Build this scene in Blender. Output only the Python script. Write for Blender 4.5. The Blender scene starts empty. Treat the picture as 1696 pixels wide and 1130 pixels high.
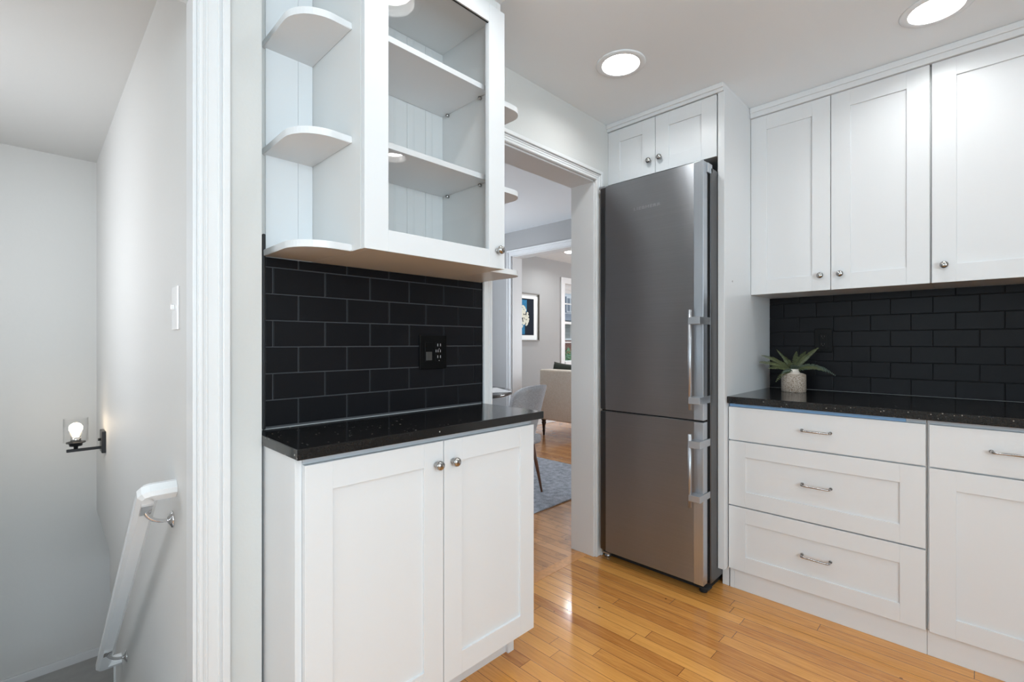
import bpy, bmesh, math, random
from mathutils import Vector, Matrix, noise
random.seed(7)
SC = bpy.context.scene
COL = SC.collection

# ------------------------------------------------------------------ camera
cam_data = bpy.data.cameras.new('camera')
cam_data.sensor_width = 36.0
cam_data.lens = 786.5 / 1696 * 36.0
cam_data.shift_y = 3.1 / 1696
cam_data.clip_start = 0.02
cam_data.clip_end = 200
cam = bpy.data.objects.new('camera', cam_data)
COL.objects.link(cam)
cam.location = (0, 0, 1.168)
cam.rotation_euler = (math.radians(90), 0, math.radians(44.54))
SC.camera = cam

# ------------------------------------------------------------------ world, exposure
SC.view_settings.view_transform = 'Standard'
SC.view_settings.look = 'None'
SC.view_settings.gamma = 1.0
SC.view_settings.use_curve_mapping = False
SC.view_settings.exposure = -0.07
try:
    SC.cycles.max_bounces = 10
    SC.cycles.diffuse_bounces = 6
    SC.cycles.glossy_bounces = 4
    SC.cycles.transparent_max_bounces = 12
    SC.cycles.sample_clamp_indirect = 6.0
    SC.cycles.caustics_reflective = False
    SC.cycles.caustics_refractive = False
except Exception:
    pass
w = bpy.data.worlds.new('world')
SC.world = w
w.use_nodes = True
wb = w.node_tree.nodes['Background']
wb.inputs[0].default_value = (0.80, 0.89, 1.0, 1)
wb.inputs[1].default_value = 1.5

LAMP_POWER = 2.5

def window_light(name, loc, rot, sx, sy, power, color=(0.86, 0.93, 1.0)):
    """area light standing in for daylight outside an unseen window"""
    l = bpy.data.lights.new(name, 'AREA')
    l.shape = 'RECTANGLE'; l.size = sx; l.size_y = sy
    l.energy = power; l.color = color
    o = bpy.data.objects.new(name, l); COL.objects.link(o)
    o.location = loc; o.rotation_euler = rot
    return o
R = math.radians
# kitchen: unseen right and rear windows, placed to brighten the left cabinets
window_light('unseen_kitchen_window_light', (2.16, -0.55, 1.45), (0, R(106), 0), 1.3, 2.4, 135, (0.745, 0.91, 1.0))
window_light('unseen_rear_window_light', (-0.62, -2.48, 1.40), (R(106), 0, 0), 1.5, 1.5, 32, (0.745, 0.91, 1.0))
# unseen window added to brighten the stairwell, on its camera-side wall
window_light('added_stair_window_light', (-2.9, -1.10, 1.55), (R(98), 0, 0), 1.3, 1.0, 34, (0.93, 0.96, 1.0))
# unseen dining and living windows, put in to light those rooms
window_light('unseen_dining_window_light', (-4.72, 1.75, 1.45), (0, R(-110), 0), 1.35, 1.55, 270, (0.84, 0.91, 1.0))
window_light('unseen_living_front_window_light', (-0.9, 8.80, 1.50), (R(-95), 0, R(-8)), 1.5, 1.35, 330, (0.88, 0.94, 1.0))

# ------------------------------------------------------------------ node helpers
def newmat(name):
    m = bpy.data.materials.new(name); m.use_nodes = True
    return m, m.node_tree, m.node_tree.nodes['Principled BSDF']

def N(nt, t, **kw):
    n = nt.nodes.new(t)
    for k, v in kw.items():
        setattr(n, k, v)
    return n

def simple(name, color, rough=0.5, metal=0.0, spec=None, noise_amt=0.0, noise_scale=20, bump=0.0, bump_scale=200, coat=0.0, aniso=0.0):
    m, nt, b = newmat(name)
    b.inputs['Base Color'].default_value = (*color, 1)
    b.inputs['Roughness'].default_value = rough
    b.inputs['Metallic'].default_value = metal
    if spec is not None: b.inputs['Specular IOR Level'].default_value = spec
    if coat: b.inputs['Coat Weight'].default_value = coat; b.inputs['Coat Roughness'].default_value = 0.08
    if aniso: b.inputs['Anisotropic'].default_value = aniso
    tc = N(nt, 'ShaderNodeTexCoord')
    if noise_amt:
        n = N(nt, 'ShaderNodeTexNoise'); n.inputs['Scale'].default_value = noise_scale
        n.inputs['Detail'].default_value = 4
        nt.links.new(tc.outputs['Object'], n.inputs['Vector'])
        mx = N(nt, 'ShaderNodeMix', data_type='RGBA')
        mx.inputs['A'].default_value = (*[c * (1 - noise_amt) for c in color], 1)
        mx.inputs['B'].default_value = (*[min(1, c * (1 + noise_amt)) for c in color], 1)
        nt.links.new(n.outputs['Fac'], mx.inputs['Factor'])
        nt.links.new(mx.outputs['Result'], b.inputs['Base Color'])
    if bump:
        n = N(nt, 'ShaderNodeTexNoise'); n.inputs['Scale'].default_value = bump_scale
        n.inputs['Detail'].default_value = 3
        nt.links.new(tc.outputs['Object'], n.inputs['Vector'])
        bp = N(nt, 'ShaderNodeBump'); bp.inputs['Strength'].default_value = bump
        bp.inputs['Distance'].default_value = 0.002
        nt.links.new(n.outputs['Fac'], bp.inputs['Height'])
        nt.links.new(bp.outputs['Normal'], b.inputs['Normal'])
    return m

def emit(name, color, strength):
    m, nt, b = newmat(name)
    b.inputs['Base Color'].default_value = (0.9, 0.9, 0.9, 1)
    b.inputs['Emission Color'].default_value = (*color, 1)
    b.inputs['Emission Strength'].default_value = strength
    return m

def clear_glass(name, tint=(1, 1, 1)):
    m = bpy.data.materials.new(name); m.use_nodes = True
    nt = m.node_tree; nt.nodes.clear()
    out = N(nt, 'ShaderNodeOutputMaterial'); mix = N(nt, 'ShaderNodeMixShader')
    tr = N(nt, 'ShaderNodeBsdfTransparent'); gl = N(nt, 'ShaderNodeBsdfGlossy')
    tr.inputs['Color'].default_value = (*tint, 1)
    gl.inputs['Roughness'].default_value = 0.0
    # Schlick reflectance of one pane surface, the same from both sides
    g = N(nt, 'ShaderNodeNewGeometry'); vm = N(nt, 'ShaderNodeVectorMath', operation='DOT_PRODUCT')
    nt.links.new(g.outputs['Normal'], vm.inputs[0]); nt.links.new(g.outputs['Incoming'], vm.inputs[1])
    c_ = mth(nt, 'SUBTRACT', 1.0, mth(nt, 'ABSOLUTE', vm.outputs['Value']))
    f_ = mth(nt, 'ADD', 0.04, mth(nt, 'MULTIPLY', 0.96, mth(nt, 'POWER', c_, 5.0)))
    nt.links.new(f_, mix.inputs[0])
    nt.links.new(tr.outputs[0], mix.inputs[1]); nt.links.new(gl.outputs[0], mix.inputs[2])
    nt.links.new(mix.outputs[0], out.inputs[0])
    return m

def mth(nt, op, a, b=None, c=None):
    n = N(nt, 'ShaderNodeMath', operation=op)
    for i, v in enumerate((a, b, c)):
        if v is None: continue
        if isinstance(v, (int, float)): n.inputs[i].default_value = v
        else: nt.links.new(v, n.inputs[i])
    return n.outputs[0]

def plank_floor(name, light, dark, rough, y0=1.414, pitch=0.0592, length=0.95, wear=0.0, gapcol=(0.09, 0.035, 0.012)):
    """narrow varnished strip boards running along X, in world metres"""
    m, nt, b = newmat(name)
    g = N(nt, 'ShaderNodeNewGeometry')
    sp = N(nt, 'ShaderNodeSeparateXYZ'); nt.links.new(g.outputs['Position'], sp.inputs[0])
    v = mth(nt, 'DIVIDE', mth(nt, 'SUBTRACT', sp.outputs['Y'], y0), pitch)
    row = mth(nt, 'FLOOR', v)
    wn = N(nt, 'ShaderNodeTexWhiteNoise', noise_dimensions='1D'); nt.links.new(row, wn.inputs['W'])
    u = mth(nt, 'ADD', mth(nt, 'DIVIDE', sp.outputs['X'], length), mth(nt, 'MULTIPLY', wn.outputs['Value'], 7.3))
    colm = mth(nt, 'FLOOR', u)
    cv = N(nt, 'ShaderNodeCombineXYZ'); nt.links.new(row, cv.inputs[0]); nt.links.new(colm, cv.inputs[1])
    wn2 = N(nt, 'ShaderNodeTexWhiteNoise', noise_dimensions='3D'); nt.links.new(cv.outputs[0], wn2.inputs['Vector'])
    # grain, stretched along the board and shifted per board
    gv = N(nt, 'ShaderNodeCombineXYZ')
    nt.links.new(mth(nt, 'ADD', mth(nt, 'MULTIPLY', sp.outputs['X'], 2.2), mth(nt, 'MULTIPLY', wn2.outputs['Value'], 37.0)), gv.inputs[0])
    nt.links.new(mth(nt, 'MULTIPLY', sp.outputs['Y'], 30.0), gv.inputs[1])
    nt.links.new(row, gv.inputs[2])
    gn = N(nt, 'ShaderNodeTexNoise'); gn.inputs['Scale'].default_value = 1.6; gn.inputs['Detail'].default_value = 6
    gn.inputs['Distortion'].default_value = 1.8; gn.inputs['Roughness'].default_value = 0.62
    nt.links.new(gv.outputs[0], gn.inputs['Vector'])
    fac = mth(nt, 'ADD', mth(nt, 'MULTIPLY', gn.outputs['Fac'], 1.25), mth(nt, 'MULTIPLY', wn2.outputs['Value'], 0.60))
    fac = mth(nt, 'SUBTRACT', fac, 0.43)
    ramp = N(nt, 'ShaderNodeValToRGB')
    ramp.color_ramp.elements[0].position = 0.0; ramp.color_ramp.elements[0].color = (*light, 1)
    ramp.color_ramp.elements[1].position = 1.0; ramp.color_ramp.elements[1].color = (*dark, 1)
    e = ramp.color_ramp.elements.new(0.5); e.color = (*[(a * 0.6 + c * 0.4) for a, c in zip(light, dark)], 1)
    nt.links.new(fac, ramp.inputs[0])
    # gaps between boards
    fv = mth(nt, 'FRACT', v); fu = mth(nt, 'FRACT', u)
    dv = mth(nt, 'MULTIPLY', mth(nt, 'MINIMUM', fv, mth(nt, 'SUBTRACT', 1.0, fv)), pitch)
    du = mth(nt, 'MULTIPLY', mth(nt, 'MINIMUM', fu, mth(nt, 'SUBTRACT', 1.0, fu)), length)
    d = mth(nt, 'MINIMUM', dv, du)
    gap = mth(nt, 'LESS_THAN', d, 0.0009)
    # small knots and dents
    vo = N(nt, 'ShaderNodeTexVoronoi'); vo.inputs['Scale'].default_value = 7.0
    nt.links.new(g.outputs['Position'], vo.inputs['Vector'])
    knot = mth(nt, 'LESS_THAN', vo.outputs['Distance'], 0.040)
    gap2 = mth(nt, 'MAXIMUM', gap, mth(nt, 'MULTIPLY', knot, 0.8))
    mx = N(nt, 'ShaderNodeMix', data_type='RGBA')
    nt.links.new(gap2, mx.inputs['Factor']); nt.links.new(ramp.outputs[0], mx.inputs['A'])
    mx.inputs['B'].default_value = (*gapcol, 1)
    last = mx.outputs['Result']
    if wear:
        wnz = N(nt, 'ShaderNodeTexNoise'); wnz.inputs['Scale'].default_value = 9; wnz.inputs['Detail'].default_value = 8
        nt.links.new(g.outputs['Position'], wnz.inputs['Vector'])
        wr = mth(nt, 'MULTIPLY', mth(nt, 'GREATER_THAN', wnz.outputs['Fac'], 0.56), wear)
        mw = N(nt, 'ShaderNodeMix', data_type='RGBA'); nt.links.new(wr, mw.inputs['Factor'])
        nt.links.new(last, mw.inputs['A']); mw.inputs['B'].default_value = (0.16, 0.075, 0.04, 1)
        last = mw.outputs['Result']
    nt.links.new(last, b.inputs['Base Color'])
    b.inputs['Roughness'].default_value = rough
    b.inputs['Coat Weight'].default_value = 0.35; b.inputs['Coat Roughness'].default_value = 0.10
    bn = N(nt, 'ShaderNodeTexNoise'); bn.inputs['Scale'].default_value = 26.0; bn.inputs['Detail'].default_value = 3
    nt.links.new(g.outputs['Position'], bn.inputs['Vector'])
    hh = mth(nt, 'SUBTRACT', mth(nt, 'MULTIPLY', bn.outputs['Fac'], 0.35), gap)
    bp = N(nt, 'ShaderNodeBump'); bp.inputs['Strength'].default_value = 0.35; bp.inputs['Distance'].default_value = 0.0012
    nt.links.new(hh, bp.inputs['Height']); nt.links.new(bp.outputs['Normal'], b.inputs['Normal'])
    nt.links.new(bp.outputs['Normal'], b.inputs['Coat Normal'])
    return m

def speckled_stone(name):
    m, nt, b = newmat(name)
    tc = N(nt, 'ShaderNodeNewGeometry')
    base = (0.012, 0.012, 0.013)
    col = None
    vo = N(nt, 'ShaderNodeTexVoronoi'); vo.inputs['Scale'].default_value = 95
    nt.links.new(tc.outputs['Position'], vo.inputs['Vector'])
    sepc = N(nt, 'ShaderNodeSeparateColor'); nt.links.new(vo.outputs['Color'], sepc.inputs[0])
    small = mth(nt, 'MULTIPLY', mth(nt, 'LESS_THAN', vo.outputs['Distance'], 0.20), mth(nt, 'GREATER_THAN', sepc.outputs[0], 0.80))
    v2 = N(nt, 'ShaderNodeTexVoronoi'); v2.inputs['Scale'].default_value = 38
    nt.links.new(tc.outputs['Position'], v2.inputs['Vector'])
    s2 = N(nt, 'ShaderNodeSeparateColor'); nt.links.new(v2.outputs['Color'], s2.inputs[0])
    big = mth(nt, 'MULTIPLY', mth(nt, 'LESS_THAN', v2.outputs['Distance'], 0.11), mth(nt, 'GREATER_THAN', s2.outputs[1], 0.82))
    f = mth(nt, 'MAXIMUM', mth(nt, 'MULTIPLY', small, 0.5), big)
    nz = N(nt, 'ShaderNodeTexNoise'); nz.inputs['Scale'].default_value = 260
    nt.links.new(tc.outputs['Position'], nz.inputs['Vector'])
    m0 = N(nt, 'ShaderNodeMix', data_type='RGBA'); nt.links.new(nz.outputs['Fac'], m0.inputs['Factor'])
    m0.inputs['A'].default_value = (0.004, 0.004, 0.0045, 1); m0.inputs['B'].default_value = (0.016, 0.0155, 0.015, 1)
    mx = N(nt, 'ShaderNodeMix', data_type='RGBA'); nt.links.new(f, mx.inputs['Factor'])
    nt.links.new(m0.outputs['Result'], mx.inputs['A']); mx.inputs['B'].default_value = (0.45, 0.42, 0.38, 1)
    nt.links.new(mx.outputs['Result'], b.inputs['Base Color'])
    b.inputs['Roughness'].default_value = 0.13
    b.inputs['Specular IOR Level'].default_value = 0.38
    return m

def brushed(name, col, rough, axis='X', aniso=0.5):
    m, nt, b = newmat(name)
    b.inputs['Metallic'].default_value = 1.0
    b.inputs['Anisotropic'].default_value = aniso
    b.inputs['Anisotropic Rotation'].default_value = 0.25 if axis == 'X' else 0.0
    g = N(nt, 'ShaderNodeNewGeometry')
    mp = N(nt, 'ShaderNodeMapping')
    mp.inputs['Scale'].default_value = (1.5, 1.5, 900) if axis == 'X' else (900, 900, 1.5)
    nt.links.new(g.outputs['Position'], mp.inputs['Vector'])
    n = N(nt, 'ShaderNodeTexNoise'); n.inputs['Scale'].default_value = 1.0; n.inputs['Detail'].default_value = 3
    nt.links.new(mp.outputs[0], n.inputs['Vector'])
    mx = N(nt, 'ShaderNodeMix', data_type='RGBA'); nt.links.new(n.outputs['Fac'], mx.inputs['Factor'])
    mx.inputs['A'].default_value = (*[c * 0.86 for c in col], 1); mx.inputs['B'].default_value = (*[c * 1.12 for c in col], 1)
    nt.links.new(mx.outputs['Result'], b.inputs['Base Color'])
    b.inputs['Roughness'].default_value = rough
    tg = N(nt, 'ShaderNodeTangent'); tg.direction_type = 'RADIAL'; tg.axis = 'Z'
    nt.links.new(tg.outputs[0], b.inputs['Tangent'])
    return m

def woven(name, c1, c2, scale=400, rough=0.95):
    m, nt, b = newmat(name)
    g = N(nt, 'ShaderNodeNewGeometry')
    outs = []
    for sc_ in ((scale * 0.12, scale * 0.12, scale), (scale, scale, scale * 0.12)):
        mp = N(nt, 'ShaderNodeMapping'); mp.inputs['Scale'].default_value = sc_
        nt.links.new(g.outputs['Position'], mp.inputs['Vector'])
        n = N(nt, 'ShaderNodeTexNoise'); n.inputs['Scale'].default_value = 1.0; n.inputs['Detail'].default_value = 2
        nt.links.new(mp.outputs[0], n.inputs['Vector']); outs.append(n.outputs['Fac'])
    f = mth(nt, 'MULTIPLY', mth(nt, 'ADD', outs[0], outs[1]), 0.5)
    f = mth(nt, 'ADD', mth(nt, 'MULTIPLY', mth(nt, 'SUBTRACT', f, 0.5), 3.0), 0.5)
    mx = N(nt, 'ShaderNodeMix', data_type='RGBA'); nt.links.new(f, mx.inputs['Factor'])
    mx.inputs['A'].default_value = (*c1, 1); mx.inputs['B'].default_value = (*c2, 1)
    mx.clamp_factor = True
    nt.links.new(mx.outputs['Result'], b.inputs['Base Color'])
    b.inputs['Roughness'].default_value = rough
    bp = N(nt, 'ShaderNodeBump'); bp.inputs['Strength'].default_value = 0.4; bp.inputs['Distance'].default_value = 0.002
    nt.links.new(f, bp.inputs['Height']); nt.links.new(bp.outputs['Normal'], b.inputs['Normal'])
    return m

M = {}
M['cab'] = simple('white_cabinet_lacquer', (0.69, 0.70, 0.71), 0.32, spec=0.4)
M['cab_in'] = simple('white_cabinet_interior', (0.68, 0.685, 0.68), 0.45)
M['trim'] = simple('white_trim_paint', (0.67, 0.675, 0.68), 0.35, spec=0.4)
M['wall'] = simple('pale_grey_wall_paint', (0.60, 0.60, 0.585), 0.7, spec=0.25, bump=0.25, bump_scale=130)
M['wall_stair'] = simple('grey_stairwell_paint', (0.62, 0.615, 0.60), 0.62, spec=0.3, bump=0.2, bump_scale=60)
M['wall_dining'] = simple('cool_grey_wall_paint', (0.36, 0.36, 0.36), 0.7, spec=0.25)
M['ceiling'] = simple('white_ceiling_paint', (0.80, 0.84, 0.87), 0.85, spec=0.15, bump=0.12, bump_scale=14)
M['floor'] = plank_floor('honey_strip_floor', (0.76, 0.36, 0.088), (0.36, 0.12, 0.022), 0.24)
M['floor_dining'] = plank_floor('worn_strip_floor', (0.66, 0.33, 0.13), (0.38, 0.16, 0.055), 0.22, wear=0.25, length=1.2)
M['threshold'] = simple('threshold_wood', (0.60, 0.27, 0.085), 0.25, noise_amt=0.35, noise_scale=45, coat=0.3)
M['stone'] = speckled_stone('black_speckled_stone')
M['tile'] = simple('black_satin_tile', (0.007, 0.007, 0.0085), 0.36, spec=0.13, noise_amt=0.25, noise_scale=5, bump=0.05, bump_scale=40)
M['grout_a'] = simple('grout_lit_tone', (0.065, 0.065, 0.07), 0.9)  # same grout on both walls; left wall's light put into this tone
M['grout_b'] = simple('grout_shade_tone', (0.008, 0.008, 0.009), 0.9)  # same grout again, far wall's shade put into the colour
M['steel'] = brushed('brushed_steel', (0.44, 0.455, 0.48), 0.42, aniso=0.93)
M['alu'] = brushed('brushed_aluminium', (0.54, 0.57, 0.61), 0.34, axis='Z', aniso=0.3)
M['steel_dark'] = simple('dark_steel_side', (0.13, 0.132, 0.136), 0.30, metal=1.0)
M['nickel'] = simple('satin_nickel', (0.42, 0.41, 0.40), 0.20, metal=1.0)
M['chrome'] = simple('polished_chrome', (0.75, 0.75, 0.76), 0.10, metal=1.0)
M['bar'] = simple('satin_metal_bar', (0.52, 0.54, 0.57), 0.42, metal=1.0)
M['black'] = simple('black_plastic', (0.003, 0.003, 0.0032), 0.35, spec=0.12)
M['black_soft'] = simple('black_gap', (0.01, 0.01, 0.01), 0.8)
M['blackmetal'] = simple('matt_black_metal', (0.02, 0.02, 0.022), 0.4, metal=0.3)
M['rocker'] = simple('dark_grey_rocker', (0.045, 0.043, 0.04), 0.35)
M['metal_contact'] = simple('bright_contact', (0.55, 0.57, 0.6), 0.3, metal=0.9)
M['film'] = simple('blue_protective_film', (0.20, 0.36, 0.58), 0.35)
M['cab_edge'] = simple('grey_cabinet_edge', (0.42, 0.44, 0.47), 0.5)
M['glass'] = clear_glass('clear_glass')
M['lens'] = emit('lamp_lens', (1.0, 0.985, 0.96), 30.0)
M['cone'] = simple('white_lamp_cone', (0.9, 0.9, 0.89), 0.35)
M['bulb'] = emit('warm_bulb', (1.0, 0.80, 0.55), 22.0)
M['ceramic'] = simple('white_porcelain', (0.85, 0.85, 0.85), 0.15)
M['rail'] = simple('white_gloss_rail', (0.82, 0.83, 0.84), 0.25)
M['darkwood'] = simple('dark_turned_wood', (0.035, 0.016, 0.010), 0.25, noise_amt=0.3)
M['walnut'] = simple('walnut_leg', (0.16, 0.065, 0.03), 0.35, noise_amt=0.3)
M['table'] = simple('black_table_top', (0.02, 0.02, 0.021), 0.12)
M['linen'] = woven('beige_linen', (0.80, 0.70, 0.58), (0.98, 0.92, 0.84), 260)
M['greyfab'] = woven('grey_upholstery', (0.24, 0.24, 0.25), (0.52, 0.52, 0.54), 600)
M['cushion'] = simple('dark_green_velvet', (0.035, 0.045, 0.035), 0.7, noise_amt=0.4, noise_scale=15)
M['rug'] = woven('grey_blue_rug', (0.20, 0.23, 0.28), (0.62, 0.67, 0.75), 170)
M['frame_pic'] = simple('bronze_picture_frame', (0.13, 0.115, 0.10), 0.5, metal=0.5)
M['mat_pic'] = simple('white_picture_mat', (0.80, 0.82, 0.82), 0.6)
M['print_dark'] = simple('navy_print', (0.016, 0.02, 0.03), 0.8, spec=0.08)
M['print_blue'] = simple('blue_print', (0.035, 0.17, 0.32), 0.8, spec=0.1, noise_amt=0.6, noise_scale=60)
M['print_cream'] = simple('cream_print', (0.55, 0.53, 0.42), 0.5, noise_amt=0.3, noise_scale=80)
M['landing'] = simple('grey_landing_floor', (0.36, 0.355, 0.345), 0.8, noise_amt=0.15, noise_scale=12, bump=0.5, bump_scale=20)
M['shade_fabric'] = simple('grey_roman_shade', (0.55, 0.55, 0.55), 0.8)

def vase_mat():
    m, nt, b = newmat('dimpled_ceramic')
    tc = N(nt, 'ShaderNodeTexCoord')
    vo = N(nt, 'ShaderNodeTexVoronoi', feature='DISTANCE_TO_EDGE'); vo.inputs['Scale'].default_value = 215
    nt.links.new(tc.outputs['Object'], vo.inputs['Vector'])
    sp = N(nt, 'ShaderNodeSeparateXYZ'); nt.links.new(tc.outputs['Object'], sp.inputs[0])
    mask = mth(nt, 'LESS_THAN', sp.outputs['Z'], 0.093)
    r = N(nt, 'ShaderNodeMapRange'); r.inputs['From Min'].default_value = 0.02; r.inputs['From Max'].default_value = 0.28
    nt.links.new(vo.outputs['Distance'], r.inputs['Value'])
    f = mth(nt, 'MULTIPLY', mth(nt, 'SUBTRACT', 1.0, r.outputs[0]), mask)
    mx = N(nt, 'ShaderNodeMix', data_type='RGBA'); nt.links.new(f, mx.inputs['Factor'])
    mx.inputs['A'].default_value = (0.74, 0.66, 0.58, 1); mx.inputs['B'].default_value = (0.20, 0.13, 0.08, 1)
    nt.links.new(mx.outputs['Result'], b.inputs['Base Color'])
    bp = N(nt, 'ShaderNodeBump'); bp.inputs['Strength'].default_value = 0.6; bp.inputs['Distance'].default_value = 0.002
    nt.links.new(mth(nt, 'SUBTRACT', 1.0, f), bp.inputs['Height']); nt.links.new(bp.outputs['Normal'], b.inputs['Normal'])
    b.inputs['Roughness'].default_value = 0.4
    return m
M['vase'] = vase_mat()
M['leaf'] = simple('fern_green', (0.085, 0.100, 0.042), 0.5, noise_amt=0.5, noise_scale=40)
M['leaf2'] = simple('eucalyptus_green', (0.10, 0.135, 0.105), 0.55, noise_amt=0.3, noise_scale=40)

def brick_mat(name, c1, c2, mortar, scale, bw=0.22, rh=0.075):
    m, nt, b = newmat(name)
    g = N(nt, 'ShaderNodeNewGeometry'); sp = N(nt, 'ShaderNodeSeparateXYZ'); nt.links.new(g.outputs['Position'], sp.inputs[0])
    cb = N(nt, 'ShaderNodeCombineXYZ'); nt.links.new(sp.outputs['Y'], cb.inputs[0]); nt.links.new(sp.outputs['Z'], cb.inputs[1])
    br = N(nt, 'ShaderNodeTexBrick'); br.inputs['Scale'].default_value = scale
    br.inputs['Color1'].default_value = (*c1, 1); br.inputs['Color2'].default_value = (*c2, 1); br.inputs['Mortar'].default_value = (*mortar, 1)
    br.inputs['Brick Width'].default_value = bw; br.inputs['Row Height'].default_value = rh; br.inputs['Mortar Size'].default_value = 0.008
    nt.links.new(cb.outputs[0], br.inputs['Vector']); nt.links.new(br.outputs['Color'], b.inputs['Base Color'])
    b.inputs['Roughness'].default_value = 0.85
    return m
M['brick'] = brick_mat('red_brick', (0.34, 0.10, 0.065), (0.24, 0.07, 0.05), (0.4, 0.36, 0.33), 1.0)
M['siding'] = brick_mat('white_lap_siding', (0.62, 0.64, 0.66), (0.62, 0.64, 0.66), (0.34, 0.36, 0.38), 1.0, bw=30.0, rh=0.20)
M['shutter'] = simple('blue_grey_shutter', (0.09, 0.13, 0.18), 0.6)
M['roofgrey'] = simple('grey_roof', (0.22, 0.25, 0.29), 0.8)
M['grass'] = simple('garden_grass', (0.10, 0.15, 0.05), 0.9, noise_amt=0.5, noise_scale=3)
M['hedge'] = simple('garden_hedge_green', (0.12, 0.24, 0.13), 0.8, noise_amt=0.6, noise_scale=12)
M['yellowbush'] = simple('yellow_bush_leaves', (0.42, 0.40, 0.08), 0.8, noise_amt=0.5, noise_scale=12)

# ------------------------------------------------------------------ mesh helpers
def xform_verts(vs, fn):
    for v in vs:
        v.co = Vector(fn(*v.co))

def box(bm, x0, x1, y0, y1, z0, z1, bev=0.0, seg=2, fn=None, mi=0):
    x0, x1 = min(x0, x1), max(x0, x1); y0, y1 = min(y0, y1), max(y0, y1); z0, z1 = min(z0, z1), max(z0, z1)
    r = bmesh.ops.create_cube(bm, size=1.0)
    vs = r['verts']
    for v in vs:
        v.co = Vector(((x0 + x1) / 2 + v.co.x * (x1 - x0), (y0 + y1) / 2 + v.co.y * (y1 - y0), (z0 + z1) / 2 + v.co.z * (z1 - z0)))
    faces = {f for v in vs for f in v.link_faces}
    if bev > 0:
        es = list({e for v in vs for e in v.link_edges})
        rb = bmesh.ops.bevel(bm, geom=es, offset=bev, segments=seg, profile=0.5, affect='EDGES', clamp_overlap=True)
        vs = set(rb['verts'])
        faces = set()
        for v in vs:
            faces |= set(v.link_faces)
    for f in faces: f.material_index = mi
    if fn:
        done = {v for f in faces for v in f.verts}
        xform_verts(done, fn)
    return faces

def prism(bm, pts, z0, z1, fn=None, mi=0):
    """extrude a 2-D outline (counter-clockwise) between z0 and z1"""
    lo = [bm.verts.new((p[0], p[1], z0)) for p in pts]
    hi = [bm.verts.new((p[0], p[1], z1)) for p in pts]
    fs = [bm.faces.new(lo[::-1]), bm.faces.new(hi)]
    n = len(pts)
    for i in range(n):
        fs.append(bm.faces.new((lo[i], lo[(i + 1) % n], hi[(i + 1) % n], hi[i])))
    for f in fs: f.material_index = mi
    if fn: xform_verts(lo + hi, fn)
    return fs

def lathe(bm, prof, origin, axis=(0, 0, 1), seg=24, mi=0):
    """prof: (radius, height) pairs along axis from origin"""
    ax = Vector(axis).normalized(); o = Vector(origin)
    t = Vector((1, 0, 0)) if abs(ax.x) < 0.9 else Vector((0, 1, 0))
    e1 = ax.cross(t).normalized(); e2 = ax.cross(e1).normalized()
    rings = []
    for r, h in prof:
        c = o + ax * h
        if r < 1e-6: rings.append([bm.verts.new(c)])
        else: rings.append([bm.verts.new(c + (e1 * math.cos(2 * math.pi * i / seg) + e2 * math.sin(2 * math.pi * i / seg)) * r) for i in range(seg)])
    for a, b in zip(rings, rings[1:]):
        for i in range(seg):
            j = (i + 1) % seg
            if len(a) == 1 and len(b) == 1: continue
            if len(a) == 1: f = bm.faces.new((a[0], b[i], b[j]))
            elif len(b) == 1: f = bm.faces.new((a[i], b[0], a[j]))
            else: f = bm.faces.new((a[i], b[i], b[j], a[j]))
            f.material_index = mi; f.smooth = True

def tube(bm, pts, rad, seg=12, mi=0, cap=True, flat=1.0):
    pts = [Vector(p) for p in pts]
    rads = rad if isinstance(rad, (list, tuple)) else [rad] * len(pts)
    rings = []; prev = None
    for i, p in enumerate(pts):
        d = (pts[min(i + 1, len(pts) - 1)] - pts[max(i - 1, 0)]).normalized()
        if prev is None:
            t = Vector((0, 0, 1)) if abs(d.z) < 0.9 else Vector((1, 0, 0))
            e1 = d.cross(t).normalized()
        else:
            e1 = (prev - d * prev.dot(d)).normalized()
        e2 = d.cross(e1).normalized(); prev = e1
        rings.append([bm.verts.new(p + (e1 * math.cos(2 * math.pi * k / seg) + e2 * flat * math.sin(2 * math.pi * k / seg)) * rads[i]) for k in range(seg)])
    for a, b in zip(rings, rings[1:]):
        for k in range(seg):
            f = bm.faces.new((a[k], b[k], b[(k + 1) % seg], a[(k + 1) % seg])); f.smooth = True; f.material_index = mi
    if cap:
        for rg, rev in ((rings[0], False), (rings[-1], True)):
            f = bm.faces.new(rg[::-1] if rev else rg); f.material_index = mi

def arc_pts(cx, cy, r, a0, a1, n):
    return [(cx + r * math.cos(math.radians(a0 + (a1 - a0) * i / n)), cy + r * math.sin(math.radians(a0 + (a1 - a0) * i / n))) for i in range(n + 1)]

def world_loc(o):
    v = Vector((0, 0, 0))
    while o: v = v + o.location; o = o.parent
    return v

def obj(name, bm, mats, parent=None, loc=None, label=None, smooth=None):
    """link the bmesh (in world metres) as one object; its origin goes to loc"""
    base = world_loc(parent) if parent else Vector((0, 0, 0))
    o_loc = Vector(loc) if loc is not None else base
    bmesh.ops.recalc_face_normals(bm, faces=bm.faces[:])
    for v in bm.verts: v.co -= o_loc
    me = bpy.data.meshes.new(name); bm.to_mesh(me); bm.free()
    if not isinstance(mats, (list, tuple)): mats = [mats]
    for m in mats: me.materials.append(m)
    o = bpy.data.objects.new(name, me); COL.objects.link(o)
    if parent: o.parent = parent
    o.location = o_loc - base
    if label: o['label'] = label
    return o

def thing(name, label, cat, loc, group=None):
    o = bpy.data.objects.new(name, None); COL.objects.link(o)
    o.empty_display_size = 0.05
    o.location = loc; o['label'] = label; o['category'] = cat
    if group: o['group'] = group
    return o

def tag(o, label, cat, group=None):
    o['label'] = label; o['category'] = cat
    if group: o['group'] = group
    return o

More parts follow.
